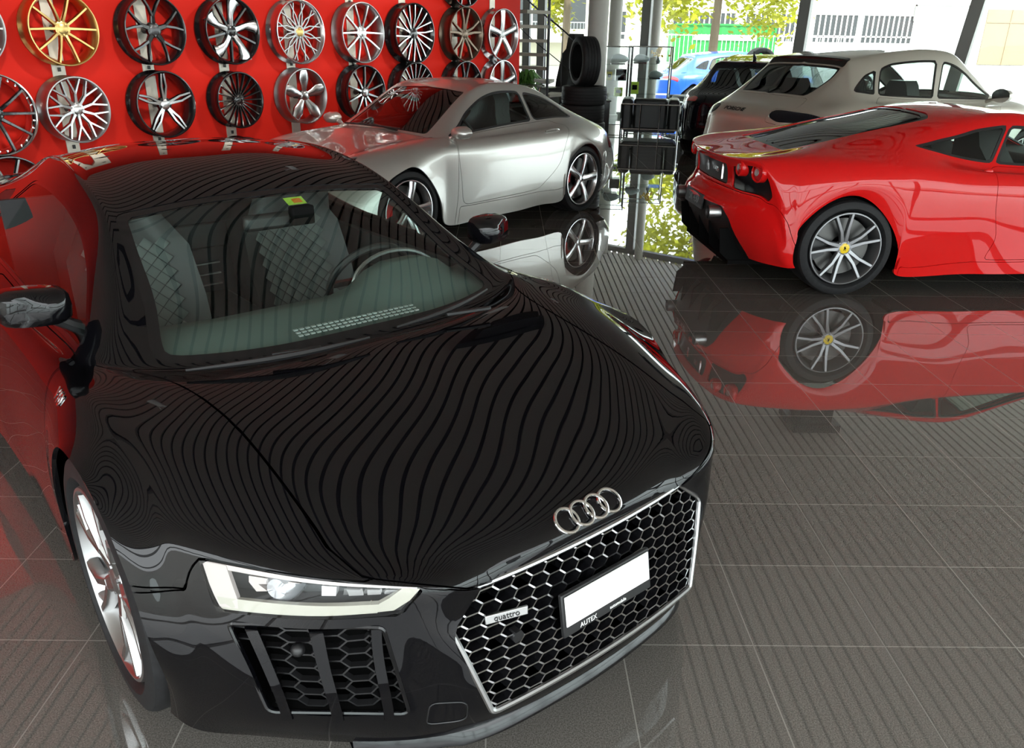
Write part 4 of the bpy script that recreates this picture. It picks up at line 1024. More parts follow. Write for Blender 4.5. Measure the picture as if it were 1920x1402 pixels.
    for v in vv:
        p = S.ev(0.0, v); out = np.array([1.0, 0.35 * p[1], 0]); out /= np.linalg.norm(out); w = .02 if abs(v) < 2.4 else .012
        V += [p + [0, 0, .012], p + out * w + [0, 0, -.012], p + out * w + [0, 0, -.024], p - out * .2 + [0, 0, -.024]]
    F = [(i * 4 + j, i * 4 + (j + 1) % 4, (i + 1) * 4 + (j + 1) % 4, (i + 1) * 4 + j) for i in range(len(vv) - 1) for j in range(4)]
    mb.add(V, F).build('front_splitter', M_GLOSSTRIM, root, smooth=40)
    # wipers
    for s, (p0, p1, pv) in enumerate((((-.185, -.60, .80), (-.10, -.06, .80), (-.15, -.36, .80)), ((-.13, .06, .80), (-.24, .52, .815), (-.135, .26, .80)))):
        mb = MB(); n = 12; L = []
        for q in range(n + 1):
            t = q / n; p = np.array(p0) * (1 - t) + np.array(p1) * t; p[2] += .012; p[0] += .03 * math.sin(PI * t); L.append(p)
        wp = MB().tube(L, [.004 + .006 * math.sin(PI * q / n) for q in range(n + 1)], 6).build('wiper', M_TRIM, root)
        MB().bar(np.array(pv) + [.0, 0, .012], np.array(pv) + [.04, .14 if s == 0 else .16, .014], .016, .012).build('wiper_arm', M_TRIM, wp, bev=.003)
    # small marks on the bodywork
    th = S.ev(1.15, -2.75); MB().tube([S.ev(u, v) + S.nrm(u, v) * .001 for u, v in round_poly([(.8, -2.35), (1.35, -2.3), (1.35, -2.85), (.8, -2.9)], .15)], .0016, 5, closed=True).build('tow_hook_cover', M_TRIM, root)
    for sd in (1, -1):
        c = S.ev(8.55, 6.1 * sd); n = S.nrm(8.55, 6.1 * sd); text_mesh('wing_badge', 'V10', .05, M_CHROME, root, c + n * .003, frame_from(n), .0015)
    # wheels
    for x, yf in ((0, .945), (-2.65, .955)):
        for sd in (1, -1):
            add_wheel(root, x, sd, yf - .012, .355, .268, .245, 'blade5y', (M_SATIN, M_ALU), spin=PI / 2 + .35, cal=M_TRIM, two=True)
    arch_liners(root, (0, -2.65), .372, .355, .86, .55)
    # floor pan
    mb = MB(); mb.box((-1.35, 0, .14), (3.9, 1.06, .03)); mb.box((-1.32, 0, .14), (1.75, 1.82, .03)); mb.build('floor_pan', M_CAVITY, root)
    # cabin
    cab = MB(); cab.box((-1.82, 0, .62), (.03, 1.45, .85)); cab.box((-.35, 0, .50), (.03, 1.5, .52)); cab.box((-1.2, 0, .19), (1.6, 1.5, .03))
    for sd in (1, -1): cab.box((-1.15, sd * .78, .48), (1.5, .03, .58))
    cab.build('cabin_lining', M_INTERIOR, root)
    MB().box((-1.78, 0, .80), (.02, .5, .12)).build('bulkhead_panel', M_LEATHER, root, bev=.01)
    dsh = MB(); V = []; n = 21
    prof = [(-.24, .765), (-.36, .80), (-.50, .815), (-.60, .80), (-.64, .74), (-.62, .60)]
    for q in range(n):
        y = -.72 + 1.44 * q / (n - 1); e = max(0, abs(y) - .35)
        bump = .095 * math.exp(-((y - .36) / .19) ** 4)
        for k, (x, z) in enumerate(prof): V.append((x - .25 * e * (1 - k * .1), y, z + (bump if 1 < k < 5 else 0)))
    k = len(prof); F = [(q * k + i, q * k + i + 1, (q + 1) * k + i + 1, (q + 1) * k + i) for q in range(n - 1) for i in range(k - 1)]
    dash = dsh.add(V, F).build('dashboard', M_ALCANT, root, smooth=60)
    mb = MB()
    for q in range(22):
        y = -.215 + .43 * q / 21; 
        for r in range(3): mb.box((-.255 - .018 * r + .02 * (y + .2), y, .808 + .004 * r), (.010, .014, .004))
    mb.build('defroster_grille', mat('vent_silver', (.42, .45, .44), .4, .3), dash, smooth=0)
    MB().tube([(-.60 - .06 * math.cos(a) * 0 - .02 * math.sin(a), .36 + .19 * math.cos(a), .805 + .115 * math.sin(a)) for a in np.linspace(0, PI, 16)], .008, 6).build('instrument_hood', M_SATIN, dash)
    st = empty('steering_wheel', (-.83, .37, .76), 0, root); fr = frame_from((-.88, 0, .47))
    MB().tube([fr @ np.array([.175 * math.cos(a), .165 * math.sin(a), 0]) for a in np.linspace(0, 2 * PI, 48, endpoint=False)], .015, 10, closed=True).build('rim', M_LEATHER, st)
    mb = MB(); mb.ball((0, 0, 0), (.05, .07, .06))
    for a in (0, PI, -PI / 2): mb.bar((0, 0, 0), fr @ np.array([.17 * math.cos(a), .16 * math.sin(a), 0]), .035, .018)
    mb.build('hub', M_TRIM, st)
    seat(root, -1.50, .37, .36); seat(root, -1.42, -.37, .36)
    MB().box((-1.15, 0, .42), (1.1, .22, .28)).build('centre_console', M_INTERIOR, root, bev=.02)
    mb = MB()
    for k in range(3): mb.box((-1.66, -.03, .60 + .05 * k), (.01, .2, .006))
    mb.build('bulkhead_vent', M_SATIN, root, smooth=0)
    mi = MB().box((-.83, -.03, 1.045), (.035, .2, .06)).build('rear_view_mirror', M_TRIM, root, bev=.015)
    MB().box((-.80, .085, 1.06), (.04, .09, .07)).build('mirror_mount', M_CAVITY, mi, bev=.008)
    fs = frame_from(-S.nrm(11.5, .55)); MB().box(S.ev(11.72, .36) - S.nrm(11.72, .36) * .012, (.075, .05, .001), frame_from(S.nrm(11.55, .3))).build('windscreen_sticker', mat('sticker_lime', (.45, .72, .08), .5), root, smooth=0, )
    MB().box(S.ev(11.71, .38) - S.nrm(11.71, .36) * .0095, (.035, .028, .001), frame_from(S.nrm(11.55, .3))).build('sticker_mark', mat('sticker_orange', (.75, .2, .02), .5), root, smooth=0)
    return root

# ================================================================== the other cars
def cabin(root, x0, x1, w, zb, zs, seats, dash=True):
    """lining between x0 (front) and x1 (rear), seats at the given (x, y)"""
    mb = MB(); mb.box(((x0 + x1) / 2, 0, zb), (x0 - x1, 2 * w, .03)); mb.box((x0, 0, (zb + zs) / 2), (.03, 2 * w, zs - zb)); mb.box((x1, 0, (zb + zs) / 2), (.03, 2 * w, zs - zb))
    for sd in (1, -1): mb.box(((x0 + x1) / 2, sd * w, (zb + zs) / 2 - .02), (x0 - x1, .03, zs - zb - .04))
    mb.build('cabin_lining', M_INTERIOR, root)
    for x, y in seats: seat(root, x, y, zb + .17, quilt=False)
    if dash: MB().box((x0 - .24, 0, zs - .08), (.46, 2 * w - .06, .22)).build('dashboard', M_INTERIOR, root, bev=.05)
    st = empty('steering_wheel', (x0 - .62, .36, zs - .02), 0, root); fr = frame_from((-.9, 0, .43))
    MB().tube([fr @ np.array([.18 * math.cos(a), .18 * math.sin(a), 0]) for a in np.linspace(0, 2 * PI, 40, endpoint=False)], .014, 8, closed=True).build('rim', M_LEATHER, st)
    mb = MB(); mb.ball((0, 0, 0), (.05, .07, .06))
    for a in (0, PI, -PI / 2): mb.bar((0, 0, 0), fr @ np.array([.18 * math.cos(a), .18 * math.sin(a), 0]), .03, .018)
    mb.build('hub', M_TRIM, st)
def mirror_pod(parent, p, sd, m, w=.088, h=.052):
    mr = empty('door_mirror', tuple(p), 0, parent); mb = MB(); V = []; n = 14
    secs = [(.09, .35, .45), (.07, .8, .85), (.03, 1, 1), (-.03, 1, 1)]
    for dx, sy, sz in secs:
        for q in range(n):
            a = 2 * PI * q / n; V.append((dx, w * sy * math.cos(a), h * sz * math.sin(a)))
    mb.add(V, [(i * n + q, i * n + (q + 1) % n, (i + 1) * n + (q + 1) % n, (i + 1) * n + q) for i in range(3) for q in range(n)] + [tuple(range(n - 1, -1, -1))]).build('mirror_housing', m, mr, smooth=60)
    MB().add(V[-n:], [tuple(range(n))]).build('mirror_glass', M_CHROME, mr, smooth=0)
    MB().tube([(.0, -.06 * sd, -.02), (.0, -.12 * sd, -.05), (0, -.18 * sd, -.075)], [.028, .018, .024], 8).build('mirror_stalk', m, mr)
def handle(parent, S, u, v, sd, m, L=.2):
    a = S.ev(u, v) * [1, sd, 1]; n = S.nrm(u, v) * [1, sd, 1]
    MB().tube([a + n * (.004 + .016 * math.sin(PI * q / 8)) + np.array([L * (q / 8 - .5), 0, 0]) for q in range(9)], [.008] + [.012] * 7 + [.008], 8).build('door_handle', m, parent)

def build_silver_coupe():
    root = empty('sports_car', (-1.414, 7.146, 0), math.radians(-131.31))
    tag(root, 'silver rear-engined coupe parked along the red wall of rims', 'car')
    R = [
     [(.93,0,.2),(.92,.25,.2),(.88,.45,.2),(.80,.60,.2),(.70,.70,.2),(.58,.78,.2),(.48,.82,.19),(.40,.84,.18),(.35,.85,.18)],
     [(.96,0,.38),(.95,.25,.38),(.91,.45,.38),(.83,.6,.38),(.72,.70,.39),(.60,.79,.39),(.48,.835,.38),(.41,.85,.36),(.355,.86,.35)],
     [(.90,0,.56),(.89,.22,.56),(.84,.40,.57),(.77,.52,.59),(.66,.62,.61),(.52,.73,.60),(.42,.80,.57),(.36,.84,.53),(.31,.86,.50)],
     [(.78,0,.65),(.77,.2,.65),(.72,.37,.665),(.66,.48,.69),(.55,.58,.72),(.40,.70,.72),(.31,.79,.68),(.25,.84,.64),(.22,.865,.61)],
     [(.40,0,.74),(.40,.2,.74),(.37,.38,.75),(.33,.50,.775),(.28,.60,.80),(.17,.73,.795),(.12,.81,.755),(.08,.85,.71),(.06,.87,.675)],
     [(0,0,.82),(0,.2,.82),(-.02,.4,.825),(-.05,.52,.835),(-.08,.63,.845),(-.12,.75,.825),(-.13,.825,.77),(-.13,.86,.70),(-.13,.87,.655)],
     [(-.36,0,.885),(-.37,.25,.883),(-.40,.48,.875),(-.43,.60,.868),(-.45,.68,.863),(-.42,.775,.825),(-.40,.835,.76),(-.37,.855,.55),(-.35,.865,.36)],
     [(-.42,0,.90),(-.43,.28,.897),(-.48,.54,.88),(-.53,.665,.866),(-.55,.715,.866),(-.53,.785,.825),(-.5,.84,.75),(-.48,.855,.45),(-.42,.85,.16)],
     [(-.70,0,1.06),(-.71,.28,1.055),(-.76,.50,1.04),(-.81,.615,1.015),(-.83,.725,.878),(-.82,.79,.835),(-.82,.85,.73),(-.82,.86,.42),(-.82,.845,.15)],
     [(-1.02,0,1.225),(-1.02,.26,1.22),(-1.05,.47,1.20),(-1.10,.56,1.165),(-1.15,.715,.893),(-1.15,.795,.845),(-1.15,.86,.73),(-1.15,.87,.42),(-1.15,.85,.15)],
     [(-1.35,0,1.288),(-1.35,.25,1.283),(-1.35,.45,1.262),(-1.38,.545,1.22),(-1.45,.70,.905),(-1.45,.80,.85),(-1.45,.868,.73),(-1.45,.878,.42),(-1.45,.85,.15)],
     [(-1.7,0,1.28),(-1.7,.25,1.275),(-1.7,.44,1.25),(-1.72,.535,1.205),(-1.75,.69,.915),(-1.75,.805,.855),(-1.75,.878,.735),(-1.75,.89,.42),(-1.75,.86,.16)],
     [(-2.05,0,1.215),(-2.05,.25,1.21),(-2.05,.42,1.185),(-2.07,.525,1.135),(-2.08,.68,.925),(-2.05,.815,.862),(-2.03,.892,.745),(-2.03,.90,.42),(-2.03,.875,.18)],
     [(-2.35,0,1.115),(-2.35,.25,1.105),(-2.35,.41,1.08),(-2.37,.525,1.02),(-2.36,.665,.91),(-2.28,.815,.85),(-2.2,.888,.75),(-2.08,.90,.58),(-2.02,.89,.446)],
     [(-2.65,0,.995),(-2.65,.25,.985),(-2.65,.42,.96),(-2.66,.55,.915),(-2.6,.685,.865),(-2.48,.815,.80),(-2.40,.878,.745),(-2.36,.895,.71),(-2.35,.89,.68)],
     [(-2.95,0,.88),(-2.95,.25,.875),(-2.94,.43,.855),(-2.93,.56,.825),(-2.88,.68,.79),(-2.76,.795,.725),(-2.68,.855,.65),(-2.64,.88,.58),(-2.62,.885,.555)],
     [(-3.2,0,.79),(-3.2,.25,.785),(-3.18,.42,.765),(-3.14,.55,.735),(-3.05,.66,.70),(-2.90,.77,.625),(-2.79,.83,.53),(-2.73,.86,.45),(-2.69,.88,.40)],
     [(-3.38,0,.64),(-3.37,.25,.63),(-3.33,.42,.615),(-3.27,.54,.59),(-3.17,.65,.555),(-3.0,.755,.48),(-2.87,.82,.40),(-2.77,.85,.34),(-2.70,.875,.32)],
     [(-3.42,0,.42),(-3.41,.25,.42),(-3.37,.42,.41),(-3.30,.55,.40),(-3.19,.67,.38),(-3.03,.77,.33),(-2.89,.82,.27),(-2.78,.85,.23),(-2.68,.87,.22)],
     [(-3.36,0,.24),(-3.35,.25,.24),(-3.30,.42,.235),(-3.22,.54,.23),(-3.11,.65,.22),(-2.97,.74,.2),(-2.87,.79,.18),(-2.76,.82,.17),(-2.66,.84,.17)],
    ]
    B = Body(R, root, .03); S = B.S; P = M_SILVER
    B.window('windscreen', [(7.03, -1), (7.03, 2.0), (9.0, 2.0), (9.02, -1)], M_TINTGLASS, .012, rnd=.15)
    B.panel('bonnet', [(2.6, -1), (2.75, 2.3), (3.4, 3.1), (6.2, 3.0), (6.75, 1.8), (6.8, -1)], P, rnd=.15)
    B.panel('headlamp', [(2.35, 3.5), (3.5, 3.6), (3.75, 4.4), (2.6, 4.8)], M_LENS, side=True, rnd=.3, inset=.003)
    B.panel('front_bumper', [(-.5, -1), (-.5, 9), (2.2, 9), (2.35, 5), (2.3, 3), (2.5, -1)], P)
    fw = B.panel('front_wing', [(2.25, 9), (2.4, 5), (2.7, 2.5), (3.4, 3.15), (6.3, 3.03), (6.95, 3.9), (7.3, 5.2), (7.3, 7.2), (7.3, 9)], P, side=True)
    doors = B.panel('door', [(7.35, 5), (7.4, 4.03), (11.7, 4.03), (12.2, 4.7), (12.25, 5.6), (11.6, 6.6), (10.6, 7.35), (7.5, 7.4), (7.33, 6.2)], P, side=True, rnd=.2)
    B.window('side_window', [(7.25, 3.55), (8.2, 3.1), (10, 3.06), (10.9, 3.07), (10.95, 3.97), (7.25, 3.97)], M_CARGLASS, .02, side=True, rnd=.15, parent=doors, sealmat=M_TRIM)
    B.window('quarter_window', [(11.0, 3.07), (12, 3.1), (12.7, 3.25), (13.25, 3.75), (12.9, 3.97), (11.05, 3.97)], M_TINTGLASS, .02, side=True, rnd=.2, sealmat=M_TRIM)
    B.window('rear_window', [(11.4, -1), (11.4, 1.6), (13.9, 1.7), (14.0, -1)], M_TINTGLASS, .02)
    B.panel('engine_lid', [(14.2, -1), (14.2, 2.3), (16.2, 2.4), (16.6, -1)], P, rnd=.1)
    B.panel('tail_lamp', [(15.9, 2.9), (15.9, 4.6), (16.35, 4.9), (16.75, 4.5), (16.8, 2.9)], M_LAMPRED, side=True, rnd=.2)
    B.panel('side_sill', [(7.4, 7.45), (11.9, 7.45), (11.95, 9), (7.4, 9)], P, side=True, skirt=.02)
    B.panel('rear_bumper', [(16.9, -1), (16.9, 4.7), (16.4, 5.2), (16.0, 9), (20, 9), (20, -1)], P)
    B.rest('body_shell', P)
    for sd in (1, -1):
        d = doors[0 if sd > 0 else 1]; mirror_pod(d, (-.60, .87 * sd, .915), sd, P); handle(d, S, 11.35, 5.35, sd, P)
    for x, yf in ((0, .845), (-2.35, .868)):
        for sd in (1, -1): add_wheel(root, x, sd, yf, .332, .262, .27, 'five', (M_ALU, M_SATIN), spin=PI / 2 + .25, cal=M_CALRED, caly=0.25 if sd > 0 else PI - .25)
    arch_liners(root, (0, -2.35), .352, .33, .80, .5)
    MB().box((-1.2, 0, .17), (4.0, 1.0, .03)).box((-1.2, 0, .17), (1.55, 1.64, .03)).build('floor_pan', M_CAVITY, root)
    cabin(root, -.48, -2.3, .68, .2, .84, [(-1.35, .36), (-1.35, -.36)])
    L = []
    for q in range(13):
        t = q / 12; p = S.ev(6.98, -1.9 + 2.9 * t); L.append(p + S.nrm(6.98, -1.9 + 2.9 * t) * .02)
    wp = MB().tube(L, .009, 6).build('wiper', M_TRIM, root); p = S.ev(6.9, .9); MB().tube([p + [0, 0, .005], S.ev(6.98, -.2) + [0, 0, .025]], .008, 6).build('wiper_arm', M_TRIM, wp)
    wn = S.ev(6.4, 2.7); MB().box(wn + [0, 0, .004], (.16, .012, .004)).build('bonnet_seam_trim', M_ALU, root, smooth=0)
    return root

def build_red_coupe():
    root = empty('sports_car', (4.91, 6.595, 0), math.radians(4)); tag(root, 'bright red mid-engined coupe seen from its rear right side', 'car')
    R = [
     [(.98,0,.16),(.96,.3,.16),(.90,.5,.16),(.80,.65,.16),(.66,.75,.16),(.52,.83,.15),(.43,.88,.15),(.38,.90,.15),(.34,.91,.16)],
     [(1.0,0,.32),(.98,.3,.32),(.92,.5,.32),(.81,.65,.32),(.67,.76,.33),(.53,.85,.33),(.45,.89,.33),(.4,.91,.33),(.372,.92,.33)],
     [(.88,0,.54),(.87,.25,.54),(.82,.45,.55),(.73,.6,.56),(.62,.71,.57),(.49,.82,.56),(.41,.87,.54),(.36,.9,.52),(.33,.92,.51)],
     [(.70,0,.63),(.69,.22,.63),(.64,.42,.64),(.55,.57,.67),(.46,.68,.70),(.34,.79,.70),(.28,.86,.67),(.24,.90,.64),(.21,.92,.645)],
     [(.3,0,.72),(.3,.22,.72),(.26,.4,.725),(.22,.54,.745),(.17,.66,.78),(.09,.78,.79),(.05,.86,.76),(.03,.905,.73),(.02,.92,.71)],
     [(-.05,0,.80),(-.06,.25,.80),(-.1,.45,.80),(-.14,.58,.81),(-.17,.68,.82),(-.18,.80,.81),(-.18,.87,.77),(-.18,.91,.71),(-.18,.92,.665)],
     [(-.22,0,.845),(-.24,.3,.845),(-.33,.56,.845),(-.40,.68,.845),(-.43,.74,.845),(-.42,.82,.82),(-.40,.88,.76),(-.38,.91,.55),(-.37,.92,.36)],
     [(-.5,0,.965),(-.52,.3,.96),(-.60,.54,.95),(-.65,.65,.945),(-.68,.76,.85),(-.67,.83,.82),(-.66,.89,.72),(-.56,.90,.42),(-.45,.90,.16)],
     [(-.8,0,1.09),(-.82,.29,1.085),(-.88,.5,1.07),(-.93,.62,1.06),(-.98,.745,.862),(-.97,.83,.83),(-.96,.89,.72),(-.9,.89,.40),(-.85,.88,.14)],
     [(-1.08,0,1.19),(-1.09,.27,1.188),(-1.13,.48,1.18),(-1.2,.60,1.155),(-1.25,.74,.872),(-1.25,.83,.84),(-1.25,.89,.72),(-1.25,.885,.4),(-1.25,.875,.14)],
     [(-1.4,0,1.235),(-1.4,.26,1.23),(-1.4,.46,1.218),(-1.45,.605,1.172),(-1.55,.735,.888),(-1.55,.835,.855),(-1.55,.90,.73),(-1.52,.89,.40),(-1.5,.875,.14)],
     [(-1.72,0,1.232),(-1.72,.26,1.225),(-1.74,.46,1.20),(-1.79,.615,1.12),(-1.85,.735,.94),(-1.83,.845,.875),(-1.8,.915,.74),(-1.78,.90,.40),(-1.78,.88,.14)],
     [(-2.02,0,1.17),(-2.02,.26,1.165),(-2.03,.45,1.145),(-2.1,.61,1.085),(-2.13,.745,1.005),(-2.12,.87,.905),(-2.1,.937,.77),(-2.17,.93,.36),(-2.19,.905,.145)],
     [(-2.35,0,1.10),(-2.35,.26,1.095),(-2.36,.45,1.08),(-2.4,.605,1.04),(-2.38,.76,.98),(-2.35,.88,.92),(-2.3,.945,.81),(-2.25,.945,.58),(-2.225,.925,.36)],
     [(-2.65,0,1.025),(-2.65,.26,1.02),(-2.66,.45,1.01),(-2.7,.605,.995),(-2.68,.765,.965),(-2.63,.888,.915),(-2.6,.947,.82),(-2.58,.95,.75),(-2.58,.935,.715)],
     [(-2.95,0,.955),(-2.95,.26,.953),(-2.95,.45,.95),(-2.98,.61,.955),(-2.95,.765,.945),(-2.93,.872,.88),(-2.92,.925,.76),(-2.92,.935,.6),(-2.92,.93,.54)],
     [(-3.2,0,.912),(-3.2,.26,.912),(-3.18,.5,.92),(-3.17,.65,.93),(-3.12,.765,.92),(-3.05,.855,.84),(-3.02,.905,.70),(-2.985,.93,.52),(-2.965,.93,.44)],
     [(-3.38,0,.892),(-3.37,.26,.892),(-3.33,.5,.90),(-3.29,.64,.902),(-3.21,.765,.88),(-3.12,.85,.77),(-3.06,.895,.62),(-3.01,.925,.45),(-2.975,.93,.36)],
     [(-3.365,0,.856),(-3.355,.26,.856),(-3.315,.5,.855),(-3.265,.64,.85),(-3.20,.76,.825),(-3.13,.845,.69),(-3.08,.89,.55),(-3.03,.92,.42),(-2.975,.928,.33)],
     [(-3.34,0,.68),(-3.33,.26,.68),(-3.29,.5,.675),(-3.24,.64,.67),(-3.18,.76,.66),(-3.12,.845,.58),(-3.07,.89,.46),(-3.03,.92,.36),(-2.975,.925,.30)],
     [(-3.43,0,.58),(-3.42,.26,.58),(-3.36,.5,.575),(-3.29,.64,.57),(-3.21,.76,.555),(-3.13,.845,.48),(-3.08,.89,.37),(-3.03,.915,.30),(-2.97,.922,.27)],
     [(-3.40,0,.40),(-3.39,.26,.40),(-3.34,.5,.40),(-3.27,.64,.39),(-3.19,.76,.37),(-3.11,.845,.33),(-3.06,.885,.27),(-3.01,.91,.24),(-2.96,.918,.235)],
     [(-3.28,0,.2),(-3.27,.26,.2),(-3.22,.5,.2),(-3.17,.64,.2),(-3.12,.75,.2),(-3.06,.83,.2),(-3.02,.875,.2),(-2.98,.90,.2),(-2.94,.912,.205)],
    ]
    B = Body(R, root, .03); S = B.S; P = M_RED
    gl = glass('smoked_glass', (.06, .065, .06), 1.7)
    B.window('windscreen', [(6.05, -1), (6.05, 2.0), (9.0, 2.0), (9.0, -1)], M_CARGLASS, .02, rnd=.15)
    B.window('engine_window', [(11.45, -1), (11.45, 1.2), (11.62, 1.95), (13.5, 2.0), (15.0, 2.02), (15.05, 1.6), (15.05, -1)], gl, .045, rnd=.15, inset=.012)
    doors = B.panel('door', [(6.8, 5), (7.0, 4.04), (10.0, 4.04), (10.15, 5), (10.1, 6.4), (9.9, 7.0), (10.2, 7.55), (7.3, 7.55), (6.8, 6.4)], P, side=True, rnd=.15)
    B.window('side_window', [(6.7, 3.5), (8, 3.12), (9.8, 3.1), (9.95, 3.97), (6.8, 3.97)], M_CARGLASS, .02, side=True, rnd=.12, parent=doors, sealmat=M_TRIM)
    B.window('quarter_window', [(9.85, 3.08), (10.6, 3.1), (11.35, 3.35), (12.1, 3.85), (11.7, 3.97), (10.02, 3.97)], M_CARGLASS, .02, side=True, rnd=.12, sealmat=M_TRIM)
    B.panel('bonnet', [(2.6, -1), (2.8, 2.6), (5.5, 2.7), (5.8, -1)], P, rnd=.2)
    B.panel('tail_grille', [(18.1, -1), (18.1, 1.45), (18.9, 1.42), (18.9, -1)], M_TRIM, rnd=.05, inset=.012)
    B.panel('tail_vent', [(18.15, 1.75), (17.85, 3.0), (17.7, 4.3), (18.4, 4.75), (18.95, 4.4), (18.95, 1.75)], M_GLOSSTRIM, side=True, rnd=.1, inset=.01)
    B.panel('diffuser', [(20.15, -1), (20.15, 1.9), (20.6, 2.4), (23, 3.4), (23, -1)], M_TRIM, rnd=.1, inset=.015)
    B.panel('rear_bumper', [(19.05, -1), (19.05, 4.4), (18.6, 5.0), (17.2, 6.5), (16.6, 9), (23, 9), (23, -1)], P)
    B.panel('side_sill', [(7.3, 7.62), (12.0, 7.62), (12.0, 9), (7.3, 9)], P, side=True, skirt=.02)
    B.rest('body_shell', P)
    # round tail lamps standing proud of the tail
    for sd in (1, -1):
        for v, u, r in ((2.4, 17.75, .062), (3.7, 17.7, .07)):
            c = S.ev(18.05, v) * [1, sd, 1]; n = np.array([-1, .28 * sd * (v > 3), .05]); fr = frame_from(n)
            t = empty('tail_lamp', tuple(c - fr[:, 2] * .012), 0, root)
            for nm, pr, m in (('lamp_rim', [(r, -.06), (r, .02), (r - .008, .028), (r - .014, .02), (r - .014, -.06)], M_RED), ('lamp_glass', [(0, .03), (r * .4, .028), (r - .016, .016), (r - .016, -.04)], M_LAMPRED)):
                mb = MB().lathe(pr, 28, 'z'); mb.v = [tuple(fr @ np.array(q)) for q in mb.v]; mb.build(nm, m, t)
            mb = MB().lathe([(0, .034), (r * .33, .032), (r * .33, .01)], 20, 'z'); mb.v = [tuple(fr @ np.array(q)) for q in mb.v]; mb.build('reversing_lamp', M_SATIN, t)
    # tail lettering, emblem, dark plate, exhausts, diffuser fins
    ft = frame_from((-1, 0, -.05)); c0 = S.ev(18.45, 0)
    tg = empty('tail_badge', tuple(c0), 0, root)
    text_mesh('model_numerals', '430', .055, M_CHROME, tg, (.0, -.22, 0.0) - ft[:, 2] * .0 + ft[:, 2] * .008, ft, .002)
    mb = MB(); H = [(.0, .045), (.012, .03), (.02, .034), (.012, .015), (.016, -.005), (.022, -.035), (.012, -.038), (.006, -.012), (-.008, -.012), (-.012, -.042), (-.02, -.04), (-.016, -.01), (-.026, .006), (-.016, .012), (-.008, .03)]
    mb.prism(H, .004, .010, ft); mb.build('rearing_animal_emblem', M_CHROME, tg, smooth=0)
    for y in (-.33, .33): MB().box((0, y, 0), (.012, .008, .11)).build('grille_end_bar', M_CHROME, tg, smooth=0)
    pl = MB().box((-3.43, 0, .53), (.012, .44, .11), frame_from((-1, 0, .12))[:, [2, 0, 1]]).build('number_plate', M_TRIM, root, bev=.003)
    fp = frame_from((-1, 0, .12)); text_mesh('plate_lettering', 'SK 430', .085, M_SATIN, pl, np.array([-3.43, 0, .53]) + fp[:, 2] * .007, fp, .0008)
    for y in (-.42, .42):
        mb = MB().lathe([(.05, -.08), (.05, .03), (.042, .03), (.042, -.08)], 24, 'x', (-3.37, y, .50)); mb.build('exhaust_pipe', M_SATIN, root)
        mb = MB().lathe([(.04, -.0), (0, -.0)], 24, 'x', (-3.36, y, .50)); mb.build('exhaust_bore', M_CAVITY, root)
    for y in (-.52, -.26, 0, .26, .52): MB().prism([(-3.38, .40), (-3.36, .22), (-3.26, .13), (-2.95, .15), (-3.1, .40)], y - .008, y + .008, np.array([[1., 0, 0], [0, 0, 1.], [0, 1., 0]])).build('diffuser_fin', M_CAVITY, root, smooth=0)
    for sd in (1, -1):
        d = doors[0 if sd > 0 else 1]; mirror_pod(d, (-.62, .95 * sd, .93), sd, P); c = S.ev(10.22, 4.75) * [1, sd, 1]
        MB().ball(c, (.035, .012, .02)).build('door_catch', P, d)
    for x, yf in ((0, .87), (-2.6, .93)):
        for sd in (1, -1):
            w = add_wheel(root, x, sd, yf - .012, .34, .258, .28, 'twin', (mat('graphite_alloy', (.20, .20, .205), .4, .8), mat('graphite_face', (.27, .27, .28), .38, .9)), spin=PI / 2 - .18, cal=M_TRIM, capm=M_YELLOW, two=True)
            MB().prism([(p[0] * .38, p[1] * .38) for p in H], -.0128, -.0112, np.array([[1., 0, 0], [0, 0, 1.], [0, 1., 0]])).build('cap_emblem', M_CAVITY, w, smooth=0)
    arch_liners(root, (0, -2.6), .378, .34, .84, .52)
    MB().box((-1.25, 0, .15), (4.1, 1.1, .03)).box((-1.28, 0, .15), (1.7, 1.70, .03)).build('floor_pan', M_CAVITY, root)
    cabin(root, -.38, -1.85, .70, .2, .84, [(-1.28, .36), (-1.28, -.36)])
    MB().box((-2.45, 0, .74), (1.0, .8, .16)).build('engine_block', M_CAVITY, root, bev=.03)
    return root

